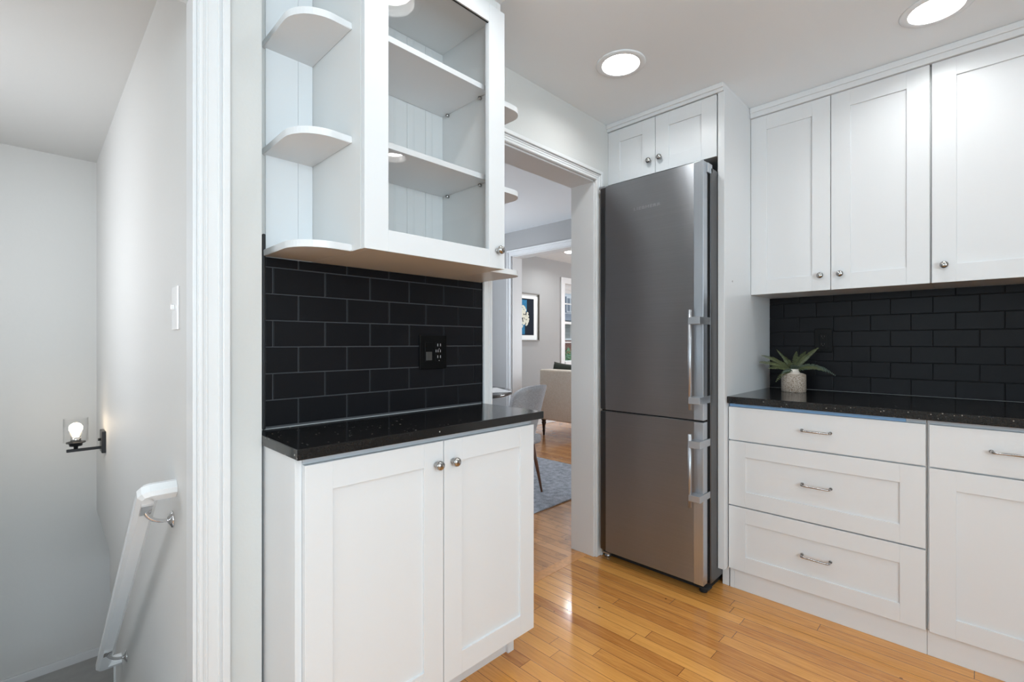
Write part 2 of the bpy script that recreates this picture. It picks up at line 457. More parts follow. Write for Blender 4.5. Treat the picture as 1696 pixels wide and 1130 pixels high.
def struct(name, bm, mats, label=None):
    # origin at the centre of its base
    xs = [v.co for v in bm.verts]
    c = Vector((sum(v.x for v in xs) / len(xs), sum(v.y for v in xs) / len(xs), min(v.z for v in xs)))
    o = obj(name, bm, mats, None, c, label)
    o['kind'] = 'structure'
    return o

XA = -1.50     # kitchen face of the left wall
YB = 2.985     # kitchen face of the far wall
CEIL = 2.395
# frames: (u along the wall, d out from a front plane, z)
def FA(front): return lambda u, d, z: (front + d, u, z)
def FB(front): return lambda u, d, z: (u, front - d, z)

def fbox(bm, F, u0, u1, d0, d1, z0, z1, bev=0.0, seg=2, mi=0):
    return box(bm, u0, u1, d0, d1, z0, z1, bev, seg, F, mi)

def shaker(F, u0, u1, z0, z1, stile, rail=None, t=0.019, glazed=False):
    """framed door: stiles, rails, recessed panel; front face at d = 0"""
    rail = rail or stile
    bm = bmesh.new(); b = 0.0009
    fbox(bm, F, u0, u0 + stile, -t, 0, z0, z1, b)
    fbox(bm, F, u1 - stile, u1, -t, 0, z0, z1, b)
    fbox(bm, F, u0 + stile - .0002, u1 - stile + .0002, -t, -0.0002, z0, z0 + rail, b)
    fbox(bm, F, u0 + stile - .0002, u1 - stile + .0002, -t, -0.0002, z1 - rail, z1, b)
    if not glazed:
        fbox(bm, F, u0 + stile - 0.004, u1 - stile + 0.004, -t + 0.002, -0.0075, z0 + rail - 0.004, z1 - rail + 0.004)
    return bm

def slab(F, u0, u1, z0, z1, t=0.019):
    bm = bmesh.new(); fbox(bm, F, u0, u1, -t, 0, z0, z1, 0.0012); return bm

def knob(F, u, z, parent, r=0.0145):
    o = Vector(F(u, -0.0, z)); n = (Vector(F(u, 1, z)) - Vector(F(u, 0, z)))
    bm = bmesh.new()
    k = r / 0.0145
    prof = [(0, -0.0005), (0.0085 * k, -0.0005), (0.0088 * k, 0.002), (0.0060 * k, 0.006), (0.0052 * k, 0.010), (0.0075 * k, 0.0135),
            (0.0120 * k, 0.0160), (0.0143 * k, 0.0195), (0.0145 * k, 0.0225), (0.0135 * k, 0.0262), (0.0105 * k, 0.0295), (0.0060 * k, 0.0315), (0, 0.032)]
    lathe(bm, prof, o, n, 28)
    return obj('knob', bm, M['nickel'], parent, label='satin nickel knob')

def bar_pull(F, uc, z, parent, half=0.052, out=0.026, r=0.0042):
    bm = bmesh.new()
    pts = []
    q = 0.012
    def P_(u, d): return F(u, d, z)
    pts.append(P_(uc - half, -0.001)); pts.append(P_(uc - half, out - q))
    for i in range(1, 6):
        a = math.pi / 2 * i / 6
        pts.append(P_(uc - half + q * (1 - math.cos(a)), out - q + q * math.sin(a)))
    pts.append(P_(uc - half + q, out)); pts.append(P_(uc + half - q, out))
    for i in range(1, 6):
        a = math.pi / 2 * i / 6
        pts.append(P_(uc + half - q + q * math.sin(a), out - q * (1 - math.cos(a))))
    pts.append(P_(uc + half, out - q)); pts.append(P_(uc + half, -0.001))
    tube(bm, pts, r, 12)
    for s in (-1, 1):
        lathe(bm, [(0, -0.0005), (0.0065, -0.0005), (0.0065, 0.002), (0.0045, 0.0035)], P_(uc + s * half, 0), Vector(F(0, 1, 0)) - Vector(F(0, 0, 0)), 16)
    return obj('handle', bm, M['nickel'], parent, label='slim bent-bar metal handle')

# ------------------------------------------------------------------ structure: floors
bm = bmesh.new(); box(bm, -1.54, 1.93, -2.25, YB + 0.1, -0.06, 0.0)
struct('floor', bm, M['floor'], 'honey coloured narrow strip wood floor of the kitchen')
bm = bmesh.new(); box(bm, -1.60, -1.5402, 1.38, 2.20, -0.06, 0.0012, 0.0005)
struct('floor_threshold', bm, M['threshold'], 'single floorboard laid across the dining doorway')
bm = bmesh.new(); box(bm, -4.6, -1.6002, 0.47, 3.9, -0.06, -0.0005); box(bm, -4.6, 0.1, 3.9, 8.6, -0.06, -0.0005)
struct('floor_dining', bm, M['floor_dining'], 'worn strip wood floor of the dining and living rooms')
# ceilings
LAMPS = [(-1.125, 1.825), (-0.113, 2.335), (0.41, 1.69), (-0.85, 0.91), (0.9, 0.2), (-0.2, -0.9)]  # last two are unseen lamps added for fill
def ceiling_with_holes(name, x0, x1, y0, y1, z0, z1, holes, r):
    bm = bmesh.new(); box(bm, x0, x1, y0, y1, z0, z1)
    o = struct(name, bm, M['ceiling'])
    cb = bmesh.new()
    for hx, hy in holes:
        lathe(cb, [(0, z0 - 0.1), (r, z0 - 0.1), (r, z0 + 0.085), (0, z0 + 0.085)], (hx, hy, 0), (0, 0, 1), 48)
    cut = obj('cutter', cb, M['ceiling'])
    md = o.modifiers.new('holes', 'BOOLEAN'); md.object = cut; md.operation = 'DIFFERENCE'; md.solver = 'EXACT'
    dg = bpy.context.evaluated_depsgraph_get()
    me = bpy.data.meshes.new_from_object(o.evaluated_get(dg))
    for p in me.polygons: p.use_smooth = False
    o.modifiers.clear(); o.data = me
    bpy.data.objects.remove(cut)
    return o
ceiling_with_holes('ceiling', -1.65, 1.93, -2.25, YB + 0.1, CEIL, CEIL + 0.12, LAMPS, 0.0825)
LIV_LAMP = (-3.93, 5.12)
ceiling_with_holes('ceiling_dining', -4.6, -1.6501, 0.47, 8.6, CEIL, CEIL + 0.12, [LIV_LAMP, (-2.9, 2.2)], 0.0825)
bm = bmesh.new(); box(bm, -1.65, 0.1, YB + 0.1, 8.6, CEIL, CEIL + 0.12); struct('ceiling_living', bm, M['ceiling'])
bm = bmesh.new(); box(bm, -4.4, -1.6505, -0.9, 0.3149, 2.372, CEIL + 0.12); box(bm, -1.6505, -1.4702, -0.7199, 0.3149, 2.372, CEIL - 0.0005); struct('ceiling_stairwell', bm, M['wall_stair'])

# left wall (with the two doorways)
DH_A = 2.055
bm = bmesh.new()
XP = -1.40
prism(bm, [(XA - 0.15, -2.25), (XP, -2.25), (XP, -0.72), (XA - 0.15, -0.72)], -0.06, CEIL)
box(bm, -1.4699, XP, -0.7199, 0.2949, 2.0585, CEIL)
prism(bm, [(XA - 0.15, 0.326), (XA, 0.326), (XA, 0.295), (XP, 0.295), (XP, 0.446), (XA, 0.446), (XA, 1.392), (XA - 0.15, 1.392)], -0.06, CEIL)
box(bm, XA - 0.15, XA, 1.392, 2.166, DH_A, CEIL)
box(bm, XA - 0.15, XA, 2.166, YB + 0.1, -0.06, CEIL)
struct('wall_left', bm, M['wall'], 'pale grey kitchen wall with the two doorways')
bm = bmesh.new(); box(bm, XA - 0.15, 1.93, YB, YB + 0.1, -0.06, CEIL); struct('wall_far', bm, M['wall'], 'far kitchen wall behind the refrigerator and cabinets')
# right wall with window opening, rear wall with window opening
bm = bmesh.new()
box(bm, 1.93, 2.05, -2.35, -1.75, -0.06, CEIL); box(bm, 1.93, 2.05, 0.65, YB + 0.1, -0.06, CEIL)
box(bm, 1.93, 2.05, -1.75, 0.65, -0.06, 0.85); box(bm, 1.93, 2.05, -1.75, 0.65, 2.15, CEIL)
struct('wall_right', bm, M['wall'])
bm = bmesh.new()
box(bm, XA - 0.15, -1.25, -2.35, -2.25, -0.06, CEIL); box(bm, 0.05, 1.93, -2.35, -2.25, -0.06, CEIL)
box(bm, -1.25, 0.05, -2.35, -2.25, -0.06, 0.7); box(bm, -1.25, 0.05, -2.35, -2.25, 2.2, CEIL)
struct('wall_rear', bm, M['wall'])
def window_unit(name, F, u0, u1, z0, z1, nu=2, nz=2, mat='trim'):
    """frame, muntins, pane, casing: one structure with pane child"""
    bm = bmesh.new(); c = 0.07
    fbox(bm, F, u0 - c, u0 + 0.02, -0.10, 0.018, z0 - c, z1 + c, 0.002); fbox(bm, F, u1 - 0.02, u1 + c, -0.10, 0.018, z0 - c, z1 + c, 0.002)
    fbox(bm, F, u0 + 0.0195, u1 - 0.0195, -0.10, 0.0172, z1 - 0.02, z1 + c, 0.001); fbox(bm, F, u0 + 0.0195, u1 - 0.0195, -0.10, 0.03, z0 - c, z0 + 0.02, 0.001)
    s = 0.035
    zm = (z0 + z1) / 2
    for (a, b_, d) in ((z0, zm + 0.02, -0.055), (zm - 0.02, z1, -0.085)):
        fbox(bm, F, u0, u0 + s, d, d + 0.03, a, b_); fbox(bm, F, u1 - s, u1, d, d + 0.03, a, b_)
        fbox(bm, F, u0, u1, d, d + 0.03, a, a + s); fbox(bm, F, u0, u1, d, d + 0.03, b_ - s, b_)
        for i in range(1, nu):
            uu = u0 + (u1 - u0) * i / nu; fbox(bm, F, uu - 0.009, uu + 0.009, d + 0.004, d + 0.026, a, b_)
        for i in range(1, nz):
            zz = a + (b_ - a) * i / nz; fbox(bm, F, u0, u1, d + 0.004, d + 0.026, zz - 0.009, zz + 0.009)
    o = struct(name, bm, M[mat])
    g = bmesh.new(); fbox(g, F, u0 + 0.01, u1 - 0.01, -0.069, -0.066, z0 + 0.02, z1 - 0.02)
    obj('pane', g, M['glass'], o)
    return o
window_unit('window_2', lambda u, d, z: (1.93 - d, u, z), -1.75, 0.65, 0.85, 2.15, 3, 2)
window_unit('window_3', lambda u, d, z: (u, -2.25 + d, z), -1.25, 0.05, 0.7, 2.2, 2, 2)

# stairwell: side wall (the one with the handrail), landing walls, steps
YS = 0.315
bm = bmesh.new()
pts = [(-1.6502, -0.92), (-1.6502, 2.372), (-4.207, 2.372), (-4.207, 0.050), (-4.10, 0.045), (-3.487, 0.004), (-3.462, -0.02), (-3.462, -0.215), (-3.208, -0.225), (-3.208, -0.92)]
prism(bm, pts, YS, YS + 0.13, fn=lambda x, z, y: (x, y, z))
box(bm, -1.6502, -1.502, YS, 0.3258, -0.06, 2.372)
struct('wall_stair_side', bm, M['wall_stair'], 'pale stairwell side wall carrying the handrail')
bm = bmesh.new(); box(bm, -3.222, -3.205, YS - 0.008, YS + 0.14, -0.92, -0.225, 0.002); struct('trim_4', bm, M['trim'])
bm = bmesh.new(); box(bm, -4.33, -4.207, -0.9, 2.2, -0.92, 2.372); struct('wall_stair_end', bm, M['wall_stair'], 'grey end wall at the foot of the stairs')
bm = bmesh.new()
box(bm, -4.33, -3.5, -1.0, -0.9, -0.92, 2.372); box(bm, -2.3, -1.65, -1.0, -0.9, -0.92, 2.372); box(bm, -3.5, -2.3, -1.0, -0.9, -0.92, 1.1); box(bm, -3.5, -2.3, -1.0, -0.9, 2.0, 2.372)
struct('wall_stair_near', bm, M['wall_stair'])
window_unit('window_6_added', lambda u, d, z: (u, -0.9 + d, z), -3.5, -2.3, 1.1, 2.0, 2, 1)  # unseen window, added to let the stairwell light in
bm = bmesh.new(); box(bm, -4.207, -2.6, -0.9, 2.2, -1.0, -0.92); struct('floor_landing', bm, M['landing'], 'grey landing floor at the foot of the stairs')
bm = bmesh.new(); box(bm, -4.207, -4.190, -0.9, 2.2, -0.92, -0.868, 0.002); struct('baseboard_stair_end', bm, M['trim'])
bm = bmesh.new(); box(bm, -4.33, -2.4, 2.2, 2.3, -1.0, -0.06); struct('wall_landing_far', bm, M['wall_stair'])
bm = bmesh.new(); box(bm, -4.207, -2.4, YS + 0.13, 2.3, -0.30, -0.07); struct('ceiling_landing', bm, M['wall_stair'])
bm = bmesh.new()
for i in range(5):
    x = -1.6502 - 0.25 * i
    box(bm, x - 0.27, x, -0.9, YS - 0.001, -0.184 * (i + 1) - 0.12, -0.184 * (i + 1) if i < 4 else -0.9, 0.004)
struct('floor_stair_steps', bm, M['landing'])
# dining + living walls
YD = 3.75
bm = bmesh.new()
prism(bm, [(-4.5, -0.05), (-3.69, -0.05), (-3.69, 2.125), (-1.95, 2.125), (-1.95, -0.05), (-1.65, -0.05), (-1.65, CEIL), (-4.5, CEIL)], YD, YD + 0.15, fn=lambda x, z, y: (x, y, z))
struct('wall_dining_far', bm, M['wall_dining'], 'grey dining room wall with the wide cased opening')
bm = bmesh.new()
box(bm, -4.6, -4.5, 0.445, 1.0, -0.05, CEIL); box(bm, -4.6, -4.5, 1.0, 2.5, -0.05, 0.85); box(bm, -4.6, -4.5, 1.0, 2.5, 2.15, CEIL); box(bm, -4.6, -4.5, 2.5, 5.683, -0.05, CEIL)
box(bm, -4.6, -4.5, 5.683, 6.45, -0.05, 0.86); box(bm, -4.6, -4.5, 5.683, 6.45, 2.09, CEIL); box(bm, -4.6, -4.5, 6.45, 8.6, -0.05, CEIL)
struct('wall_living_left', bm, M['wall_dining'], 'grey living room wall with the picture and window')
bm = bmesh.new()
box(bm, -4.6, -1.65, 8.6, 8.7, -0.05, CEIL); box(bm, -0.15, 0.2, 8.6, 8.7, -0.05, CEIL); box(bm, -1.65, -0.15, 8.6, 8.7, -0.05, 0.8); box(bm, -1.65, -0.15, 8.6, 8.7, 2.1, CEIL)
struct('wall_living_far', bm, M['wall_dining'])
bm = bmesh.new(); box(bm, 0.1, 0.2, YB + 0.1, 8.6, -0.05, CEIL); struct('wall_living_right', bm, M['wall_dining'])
bm = bmesh.new(); box(bm, -4.6, -1.65, 0.446, 0.4655, -0.05, CEIL); struct('wall_dining_near', bm, M['wall_dining'])
window_unit('window_1', FA(-4.5), 5.683, 6.45, 0.86, 2.09, 1, 2)
window_unit('window_4', FA(-4.5), 1.0, 2.5, 0.85, 2.15, 2, 2)
window_unit('window_5', FB(8.6), -1.65, -0.15, 0.8, 2.1, 2, 2)
# living room baseboard
bm = bmesh.new(); box(bm, -4.5, -4.484, 3.9, 8.6, -0.0005, 0.13, 0.003); box(bm, -4.5, -4.475, 3.9, 8.6, -0.0005, 0.02, 0.003); struct('baseboard_living', bm, M['trim'])
bm = bmesh.new(); box(bm, -4.5, -3.78, YD - 0.016, YD, -0.0005, 0.13, 0.003); struct('baseboard_dining', bm, M['trim'])

# casings
def casing(name, F, u0, u1, zh, w_=0.066, sides='both', z0=0.0, jamb=None, jamb2=None, jx=0.0):
    """profiled door casing round an opening u0..u1, head at zh; flat, back band and inner bead"""
    bm = bmesh.new()
    def leg(a, b_, inner_right):
        s = 1 if inner_right else -1      # inner edge on the high-u side
        inn = b_ if inner_right else a; outr = a if inner_right else b_
        fbox(bm, F, outr, inn, 0, 0.012, z0, zh + w_ * 0.5, 0.001)
        fbox(bm, F, outr, outr + s * 0.018, 0, 0.022, z0, zh + w_, 0.003)
        fbox(bm, F, outr + s * 0.022, outr + s * 0.027, 0, 0.015, z0, zh + w_ * .6, 0.0015)
        fbox(bm, F, inn - s * 0.012, inn - s * 0.002, 0, 0.016, z0, zh + 0.006, 0.0025)
        fbox(bm, F, inn - s * 0.022, inn - s * 0.017, 0, 0.014, z0, zh + 0.016, 0.0015)
    if sides in ('both', 'low'): leg(u0 - w_, u0, True)
    if sides in ('both', 'high'): leg(u1, u1 + w_, False)
    a = u0 - (w_ if sides in ('both', 'low') else 0); b_ = u1 + (w_ if sides in ('both', 'high') else 0)
    fbox(bm, F, a + 0.002, b_ - 0.002, 0, 0.0118, zh, zh + w_, 0.001)
    fbox(bm, F, a, b_, 0, 0.0222, zh + w_ - 0.018, zh + w_, 0.003)
    fbox(bm, F, a + 0.018, b_ - 0.018, 0, 0.015, zh + w_ - 0.027, zh + w_ - 0.022, 0.0015)
    fbox(bm, F, u0 - 0.010, u1 + 0.010, 0, 0.0158, zh + 0.002, zh + 0.012, 0.0025)
    fbox(bm, F, u0 - 0.018, u1 + 0.018, 0, 0.014, zh + 0.017, zh + 0.022, 0.0015)
    if jamb:
        t = 0.008
        fbox(bm, F, u0, u0 + t, -jamb, 0.0, z0, zh, 0.001); fbox(bm, F, u1 - t, u1 + jx, -(jamb2 or jamb), 0.0, z0, zh, 0.001)
        fbox(bm, F, u0, u1, -(jamb2 or jamb), 0.0, zh - t if not jamb2 else zh, zh if not jamb2 else zh + t, 0.001)
    return struct(name, bm, M['trim'])
casing('trim_1', FA(XA), 1.392, 2.166, 2.055, 0.055, jamb=0.152)
casing('trim_2', FA(-1.40), -0.72, 0.294, 2.05, 0.071, jamb=0.25, jamb2=0.070, jx=0.0005, z0=0.0)
casing('trim_3', FB(YD), -3.69, -1.95, 2.125, 0.066, jamb=0.152)

# ------------------------------------------------------------------ tiles
def tiles(F, u0, u1, z0, z1, first_row_joint, second_row_joint, pitch_u=0.1572, pitch_z=0.0787, ztop_joint=1.392, g=0.0032):
    """running-bond bevelled tiles; F maps (u, d, z)"""
    bm = bmesh.new()
    fbox(bm, F, u0, u1, 0.0, 0.0045, z0, z1, mi=1)
    k = 0
    z = ztop_joint
    rows = []
    while z > z0 - pitch_z: rows.append(z); z -= pitch_z
    zs = [(ztop_joint, ztop_joint + pitch_z)] + [(r - pitch_z, r) for r in rows]
    for i, (a, b_) in enumerate(zs):
        j0 = first_row_joint if i % 2 == 0 else second_row_joint
        za, zb = max(a + g / 2, z0), min(b_ - g / 2, z1)
        if zb - za < 0.006: continue
        n0 = math.floor((u0 - j0) / pitch_u) - 1
        u = j0 + n0 * pitch_u
        while u < u1:
            ua, ub = max(u + g / 2, u0), min(u + pitch_u - g / 2, u1)
            if ub - ua > 0.006:
                fbox(bm, F, ua, ub, 0.001, 0.0085, za, zb, 0.0016, 2)
            u += pitch_u
    return bm
# left backsplash
bm = tiles(FA(XA), 0.486, 1.337, 0.915, 1.4205, 0.580, 0.506)
bs = obj('tile_backsplash', bm, [M['tile'], M['grout_a']], None, (XA, 0.9, 0.914))
tag(bs, 'black subway tile backsplash with grout toned as lit between the glass cabinet and short counter', 'backsplash')
bm = bmesh.new(); box(bm, XA + .0002, XA + 0.012, 0.4765, 0.4855, 0.914, 1.487, 0.003)
obj('edge_trim', bm, M['blackmetal'], bs)
# far backsplash: the row above the joint line starts like row 0
bm = tiles(FB(YB - 0.0005), -0.8565, 0.60, 0.915, 1.4205, -0.707, -0.785, ztop_joint=1.386)
bs2 = obj('tile_backsplash', bm, [M['tile'], M['grout_b']], None, (-0.1, YB, 0.914))
tag(bs2, 'black subway tile backsplash with grout toned as shaded on the far wall behind the fern', 'backsplash')

# ------------------------------------------------------------------ left base cabinet and its counter
cabA = thing('base_cabinet', 'white two-door base cabinet under the short black counter by the doorway', 'cabinet', (-1.33, 0.89, 0.0))
FAd = FA(-1.170)
bm = bmesh.new()
box(bm, XA + 0.001, -1.190, 0.470, 1.300, 0.115, 0.886, 0.001)
obj('body', bm, M['cab'], cabA)
bm = bmesh.new()
box(bm, XA + 0.001, -1.188, 0.4535, 0.4698, 0.0, 0.886, 0.001)
obj('side_panel', bm, M['cab'], cabA)
bm = bmesh.new()
box(bm, XA + 0.001, -1.275, 0.4702, 1.262, 0.0, 0.1148, 0.001); box(bm, -1.285, -1.262, 1.262, 1.292, 0.0, 0.1148, 0.001)
obj('toe_kick', bm, M['cab'], cabA)
bm = bmesh.new(); box(bm, -1.1898, -1.1815, 0.4705, 1.2995, 0.871, 0.8858, 0.0005); obj('top_rail', bm, M['cab_edge'], cabA)
d1 = obj('door', shaker(FAd, 0.4705, 0.8895, 0.119, 0.868, 0.071), M['cab'], cabA)
knob(FAd, 0.862, 0.800, d1)
d2 = obj('door', shaker(FAd, 0.8925, 1.3035, 0.119, 0.868, 0.071), M['cab'], cabA)
knob(FAd, 0.925, 0.800, d2)
bm = bmesh.new(); box(bm, XA + 0.0125, -1.155, 0.4468, 1.342, 0.8865, 0.9138, 0.002)
ct = obj('countertop', bm, M['stone'], None, (-1.33, 0.89, 0.8865))
tag(ct, 'short black speckled stone countertop beside the doorway', 'countertop')

# double wall plate on the left backsplash
op = thing('outlet_plate', 'black double wall plate with rocker switch and socket on the left backsplash', 'outlet', (XA + 0.0085, 1.083, 1.132))
FP = FA(XA + 0.0088)
bm = bmesh.new(); fbox(bm, FP, 1.020, 1.146, 0, 0.006, 1.068, 1.197, 0.0025, 3); obj('plate', bm, M['black'], op)
bm = bmesh.new(); fbox(bm, FP, 1.043, 1.077, 0.0058, 0.0072, 1.098, 1.170, 0.001)
rs = obj('rocker_switch', bm, M['black'], op)
bm = bmesh.new(); fbox(bm, FP, 1.047, 1.073, 0.0070, 0.0095, 1.102, 1.134, 0.001); obj('lower_paddle', bm, M['rocker'], rs, label='dark grey paddle half')
bm = bmesh.new(); fbox(bm, FP, 1.090, 1.124, 0.0058, 0.0072, 1.098, 1.170, 0.001)
so = obj('socket', bm, M['black'], op)
bm = bmesh.new()
for zz in (1.160, 1.115):
    fbox(bm, FP, 1.099, 1.103, 0.0070, 0.0078, zz - 0.005, zz + 0.005); fbox(bm, FP, 1.112, 1.1155, 0.0070, 0.0078, zz - 0.005, zz + 0.005)
    fbox(bm, FP, 1.106, 1.109, 0.0070, 0.0078, zz - 0.0165, zz - 0.0135)
fbox(bm, FP, 1.0915, 1.0945, 0.0070, 0.0078, 1.132, 1.142); fbox(bm, FP, 1.101, 1.104, 0.0070, 0.0078, 1.132, 1.142); fbox(bm, FP, 1.112, 1.115, 0.0070, 0.0078, 1.132, 1.142)
obj('contacts', bm, M['metal_contact'], so, label='bright metal slots')

# ------------------------------------------------------------------ glass-front wall cabinet
GF = -1.166
gc = thing('glass_cabinet', 'white wall cabinet with a glass door and two shelves inside', 'cabinet', (-1.33, 0.887, 1.42))
y0, y1 = 0.625, 1.149
bm = bmesh.new()
box(bm, XA + 0.0005, GF - 0.0205, y0, y0 + 0.018, 1.4215, 2.345, 0.0008)
box(bm, XA + 0.0005, GF - 0.0205, y1 - 0.018, y1, 1.4215, 2.345, 0.0008)
box(bm, XA + 0.0005, GF - 0.0205, y0 + 0.018, y1 - 0.018, 1.4215, 1.4395, 0.0008)
box(bm, XA + 0.0005, GF - 0.0205, y0 + 0.018, y1 - 0.018, 2.29, 2.345, 0.0008)
obj('body', bm, M['cab_in'], gc)
bm = bmesh.new()
n = 6
for i in range(n):
    a = y0 + 0.0182 + (y1 - y0 - 0.0364) * i / n; b_ = y0 + 0.0182 + (y1 - y0 - 0.0364) * (i + 1) / n
    box(bm, XA + 0.0006, XA + 0.009, a + 0.0004, b_ - 0.0004, 1.44, 2.2895, 0.0016)
    for q in (0.35, 0.42):
        m_ = a + (b_ - a) * q
        box(bm, XA + 0.0085, XA + 0.0098, m_ - 0.0015, m_ + 0.0015, 1.44, 2.2895)
obj('back_panel', bm, M['cab_in'], gc)
for zz in (1.735, 2.046):
    bm = bmesh.new(); box(bm, XA + 0.011, -1.225, y0 + 0.0195, y1 - 0.0195, zz, zz + 0.018, 0.001)
    sh = obj('shelf', bm, M['cab'], gc)
    for yy, ax in ((y1 - 0.0182, (0, -1, 0)), (y0 + 0.0182, (0, 1, 0))):
        for xx in (-1.268, -1.455):
            bm = bmesh.new(); lathe(bm, [(0, 0), (0.0055, 0), (0.0055, 0.011), (0, 0.0115)], (xx, yy, zz - 0.0058), ax, 12)
            obj('shelf_pin', bm, M['nickel'], sh)
dG = obj('door', shaker(FA(GF), y0 + 0.0005, y1 - 0.0005, 1.421, 2.302, 0.072, 0.060, glazed=True), M['cab'], gc)
bm = bmesh.new(); fbox(bm, FA(GF), y0 + 0.066, y1 - 0.066, -0.0115, -0.0085, 1.475, 2.248); obj('glass_pane', bm, M['glass'], dG)
bm = bmesh.new()
fbox(bm, FA(GF), y0 + 0.0725, y1 - 0.0725, -0.0085, -0.0045, 2.2395, 2.2415)
obj('gasket', bm, M['black_soft'], dG)
knob(FA(GF), 1.112, 1.481, dG)
bm = bmesh.new()
box(bm, XA + 0.0005, GF + 0.004, y0 + 0.0002, y1 - 0.0002, 2.3455, CEIL - 0.0005, 0.002); box(bm, XA + 0.0006, GF + 0.016, y0 + 0.0003, y1 - 0.0003, 2.368, CEIL - 0.0006, 0.004)
obj('crown', bm, M['cab'], gc)

def corner_shelves(yside, outward, label):
    t = thing('corner_shelf_unit', label, 'shelf', (-1.36, yside, 1.42))
    s = outward
    xf = -1.236; yo = yside + s * (0.146 if s < 0 else 0.175); r = 0.095 if s < 0 else 0.06
    for zz in ((1.4215, 1.720, 2.034, 2.33) if s < 0 else (1.4215, 1.720, 2.034)):
        pts = [(XA + 0.013 if s < 0 and zz < 1.45 else XA + 0.001, yside), (xf, yside)]
        arc = [(xf - r + r * math.cos(a), yo - s * r + s * r * math.sin(a)) for a in [math.pi / 2 * i / 14 for i in range(15)]]
        pts += arc + [(XA + 0.013 if s < 0 and zz < 1.49 else XA + 0.001, yo)]
        if s < 0: pts = pts[::-1]
        bm = bmesh.new(); th = 0.019 if zz < 2.3 else 0.0645
        if s < 0 and zz < 1.45: zz_ = 1.4215
        prism(bm, pts, zz, zz + th)
        es = [e for e in bm.edges if abs(e.verts[0].co.z - e.verts[1].co.z) < 1e-6]
        bmesh.ops.bevel(bm, geom=es, offset=0.0015, segments=2, affect='EDGES')
        obj('shelf' if zz < 2.3 else 'top_board', bm, M['cab'], t)
    if s < 0:
        bm = bmesh.new()
        for a, b_ in ((0.4865, yside - 0.045), (yside - 0.0445, yside - 0.0003)):
            box(bm, XA + 0.0003, XA + 0.0065, a, b_, 1.4405, 2.3295, 0.0012)
        obj('back_panel', bm, M['cab'], t)
    return t
corner_shelves(0.6248, -1, 'open round-cornered white shelves left of the glass cabinet')
corner_shelves(1.1492, 1, 'open round-cornered white shelves right of the glass cabinet over the doorway edge')

# ------------------------------------------------------------------ refrigerator and its surround
fr = thing('refrigerator', 'tall stainless steel refrigerator with two doors beside the doorway', 'refrigerator', (-1.17, 2.5, 0.0))
bm = bmesh.new(); box(bm, -1.458, -0.889, 2.222, 2.84, 0.045, 1.985, 0.004)
obj('body', bm, M['steel_dark'], fr)
bm = bmesh.new(); box(bm, -1.44, -0.91, 2.232, 2.80, 0.003, 0.045, 0.002); obj('plinth', bm, M['black_soft'], fr)
FD = FB(2.160)
def fridge_door(z0, z1, hz0, hz1, br, logo=False):
    bm = bmesh.new()
    # gently rounded left edge
    prism(bm, [(-1.424, 2.160), (-0.9425, 2.160), (-0.9425, 2.206), (-1.424, 2.206)], z0, z1)
    bmesh.ops.bevel(bm, geom=[e for e in bm.edges if abs(e.verts[0].co.z - e.verts[1].co.z) > 0.1], offset=0.0012, segments=2, affect='EDGES')
    d = obj('door', bm, M['steel'], fr, label='upper refrigerator door' if logo else 'lower freezer door')
    bm = bmesh.new(); box(bm, -1.461, -1.4243, 2.164, 2.206, z0, z1, 0.006, 3); obj('hinge_edge', bm, M['steel_dark'], d, label='darker hinge-side edge')
    bm = bmesh.new(); box(bm, -0.9422, -0.897, 2.156, 2.200, z0, z1, 0.0015); obj('grip_profile', bm, M['alu'], d, label='pale aluminium edge strip')
    # handle: round bar on two wrap-around brackets
    bm = bmesh.new()
    lathe(bm, [(0, hz0), (0.0078, hz0), (0.0078, hz1), (0, hz1)], (-0.941, 2.112, 0), (0, 0, 1), 24)
    for a, b_ in br:
        box(bm, -0.945, -0.8945, 2.104, 2.1545, a, b_, 0.0015)
        box(bm, -0.8965, -0.8915, 2.104, 2.222, a, b_, 0.001)
    obj('handle', bm, M['bar'], d, label='vertical metal bar handle')
    return d
dF = fridge_door(0.812, 2.003, 0.861, 1.319, ((1.253, 1.286), (0.890, 0.922)), True)
fridge_door(0.055, 0.803, 0.416, 0.751, ((0.690, 0.723), (0.447, 0.477)))
bm = bmesh.new(); box(bm, -1.45, -0.90, 2.205, 2.2225, 0.06, 1.98); box(bm, -1.45, -0.905, 2.170, 2.2225, 0.8035, 0.8115)
obj('door_gasket', bm, M['black_soft'], fr)
bm = bmesh.new(); box(bm, -0.915, -0.889, 2.19, 2.24, 1.955, 2.000, 0.003); obj('top_catch', bm, M['alu'], fr)
bm = bmesh.new(); box(bm, -1.47, -1.43, 2.165, 2.26, 1.9955, 2.012, 0.003); obj('top_hinge', bm, M['alu'], fr)
for x in (-1.452, -0.925):
    bm = bmesh.new()
    lathe(bm, [(0, 0.0), (0.018, 0.0), (0.018, 0.012), (0.010, 0.016), (0.010, 0.046)], (x, 2.225, 0), (0, 0, 1), 16)
    box(bm, x + 0.002, x + 0.045, 2.172, 2.215, 0.035, 0.043, 0.001)
    obj('foot', bm, M['bar'] if x < -1.2 else M['black_soft'], fr)
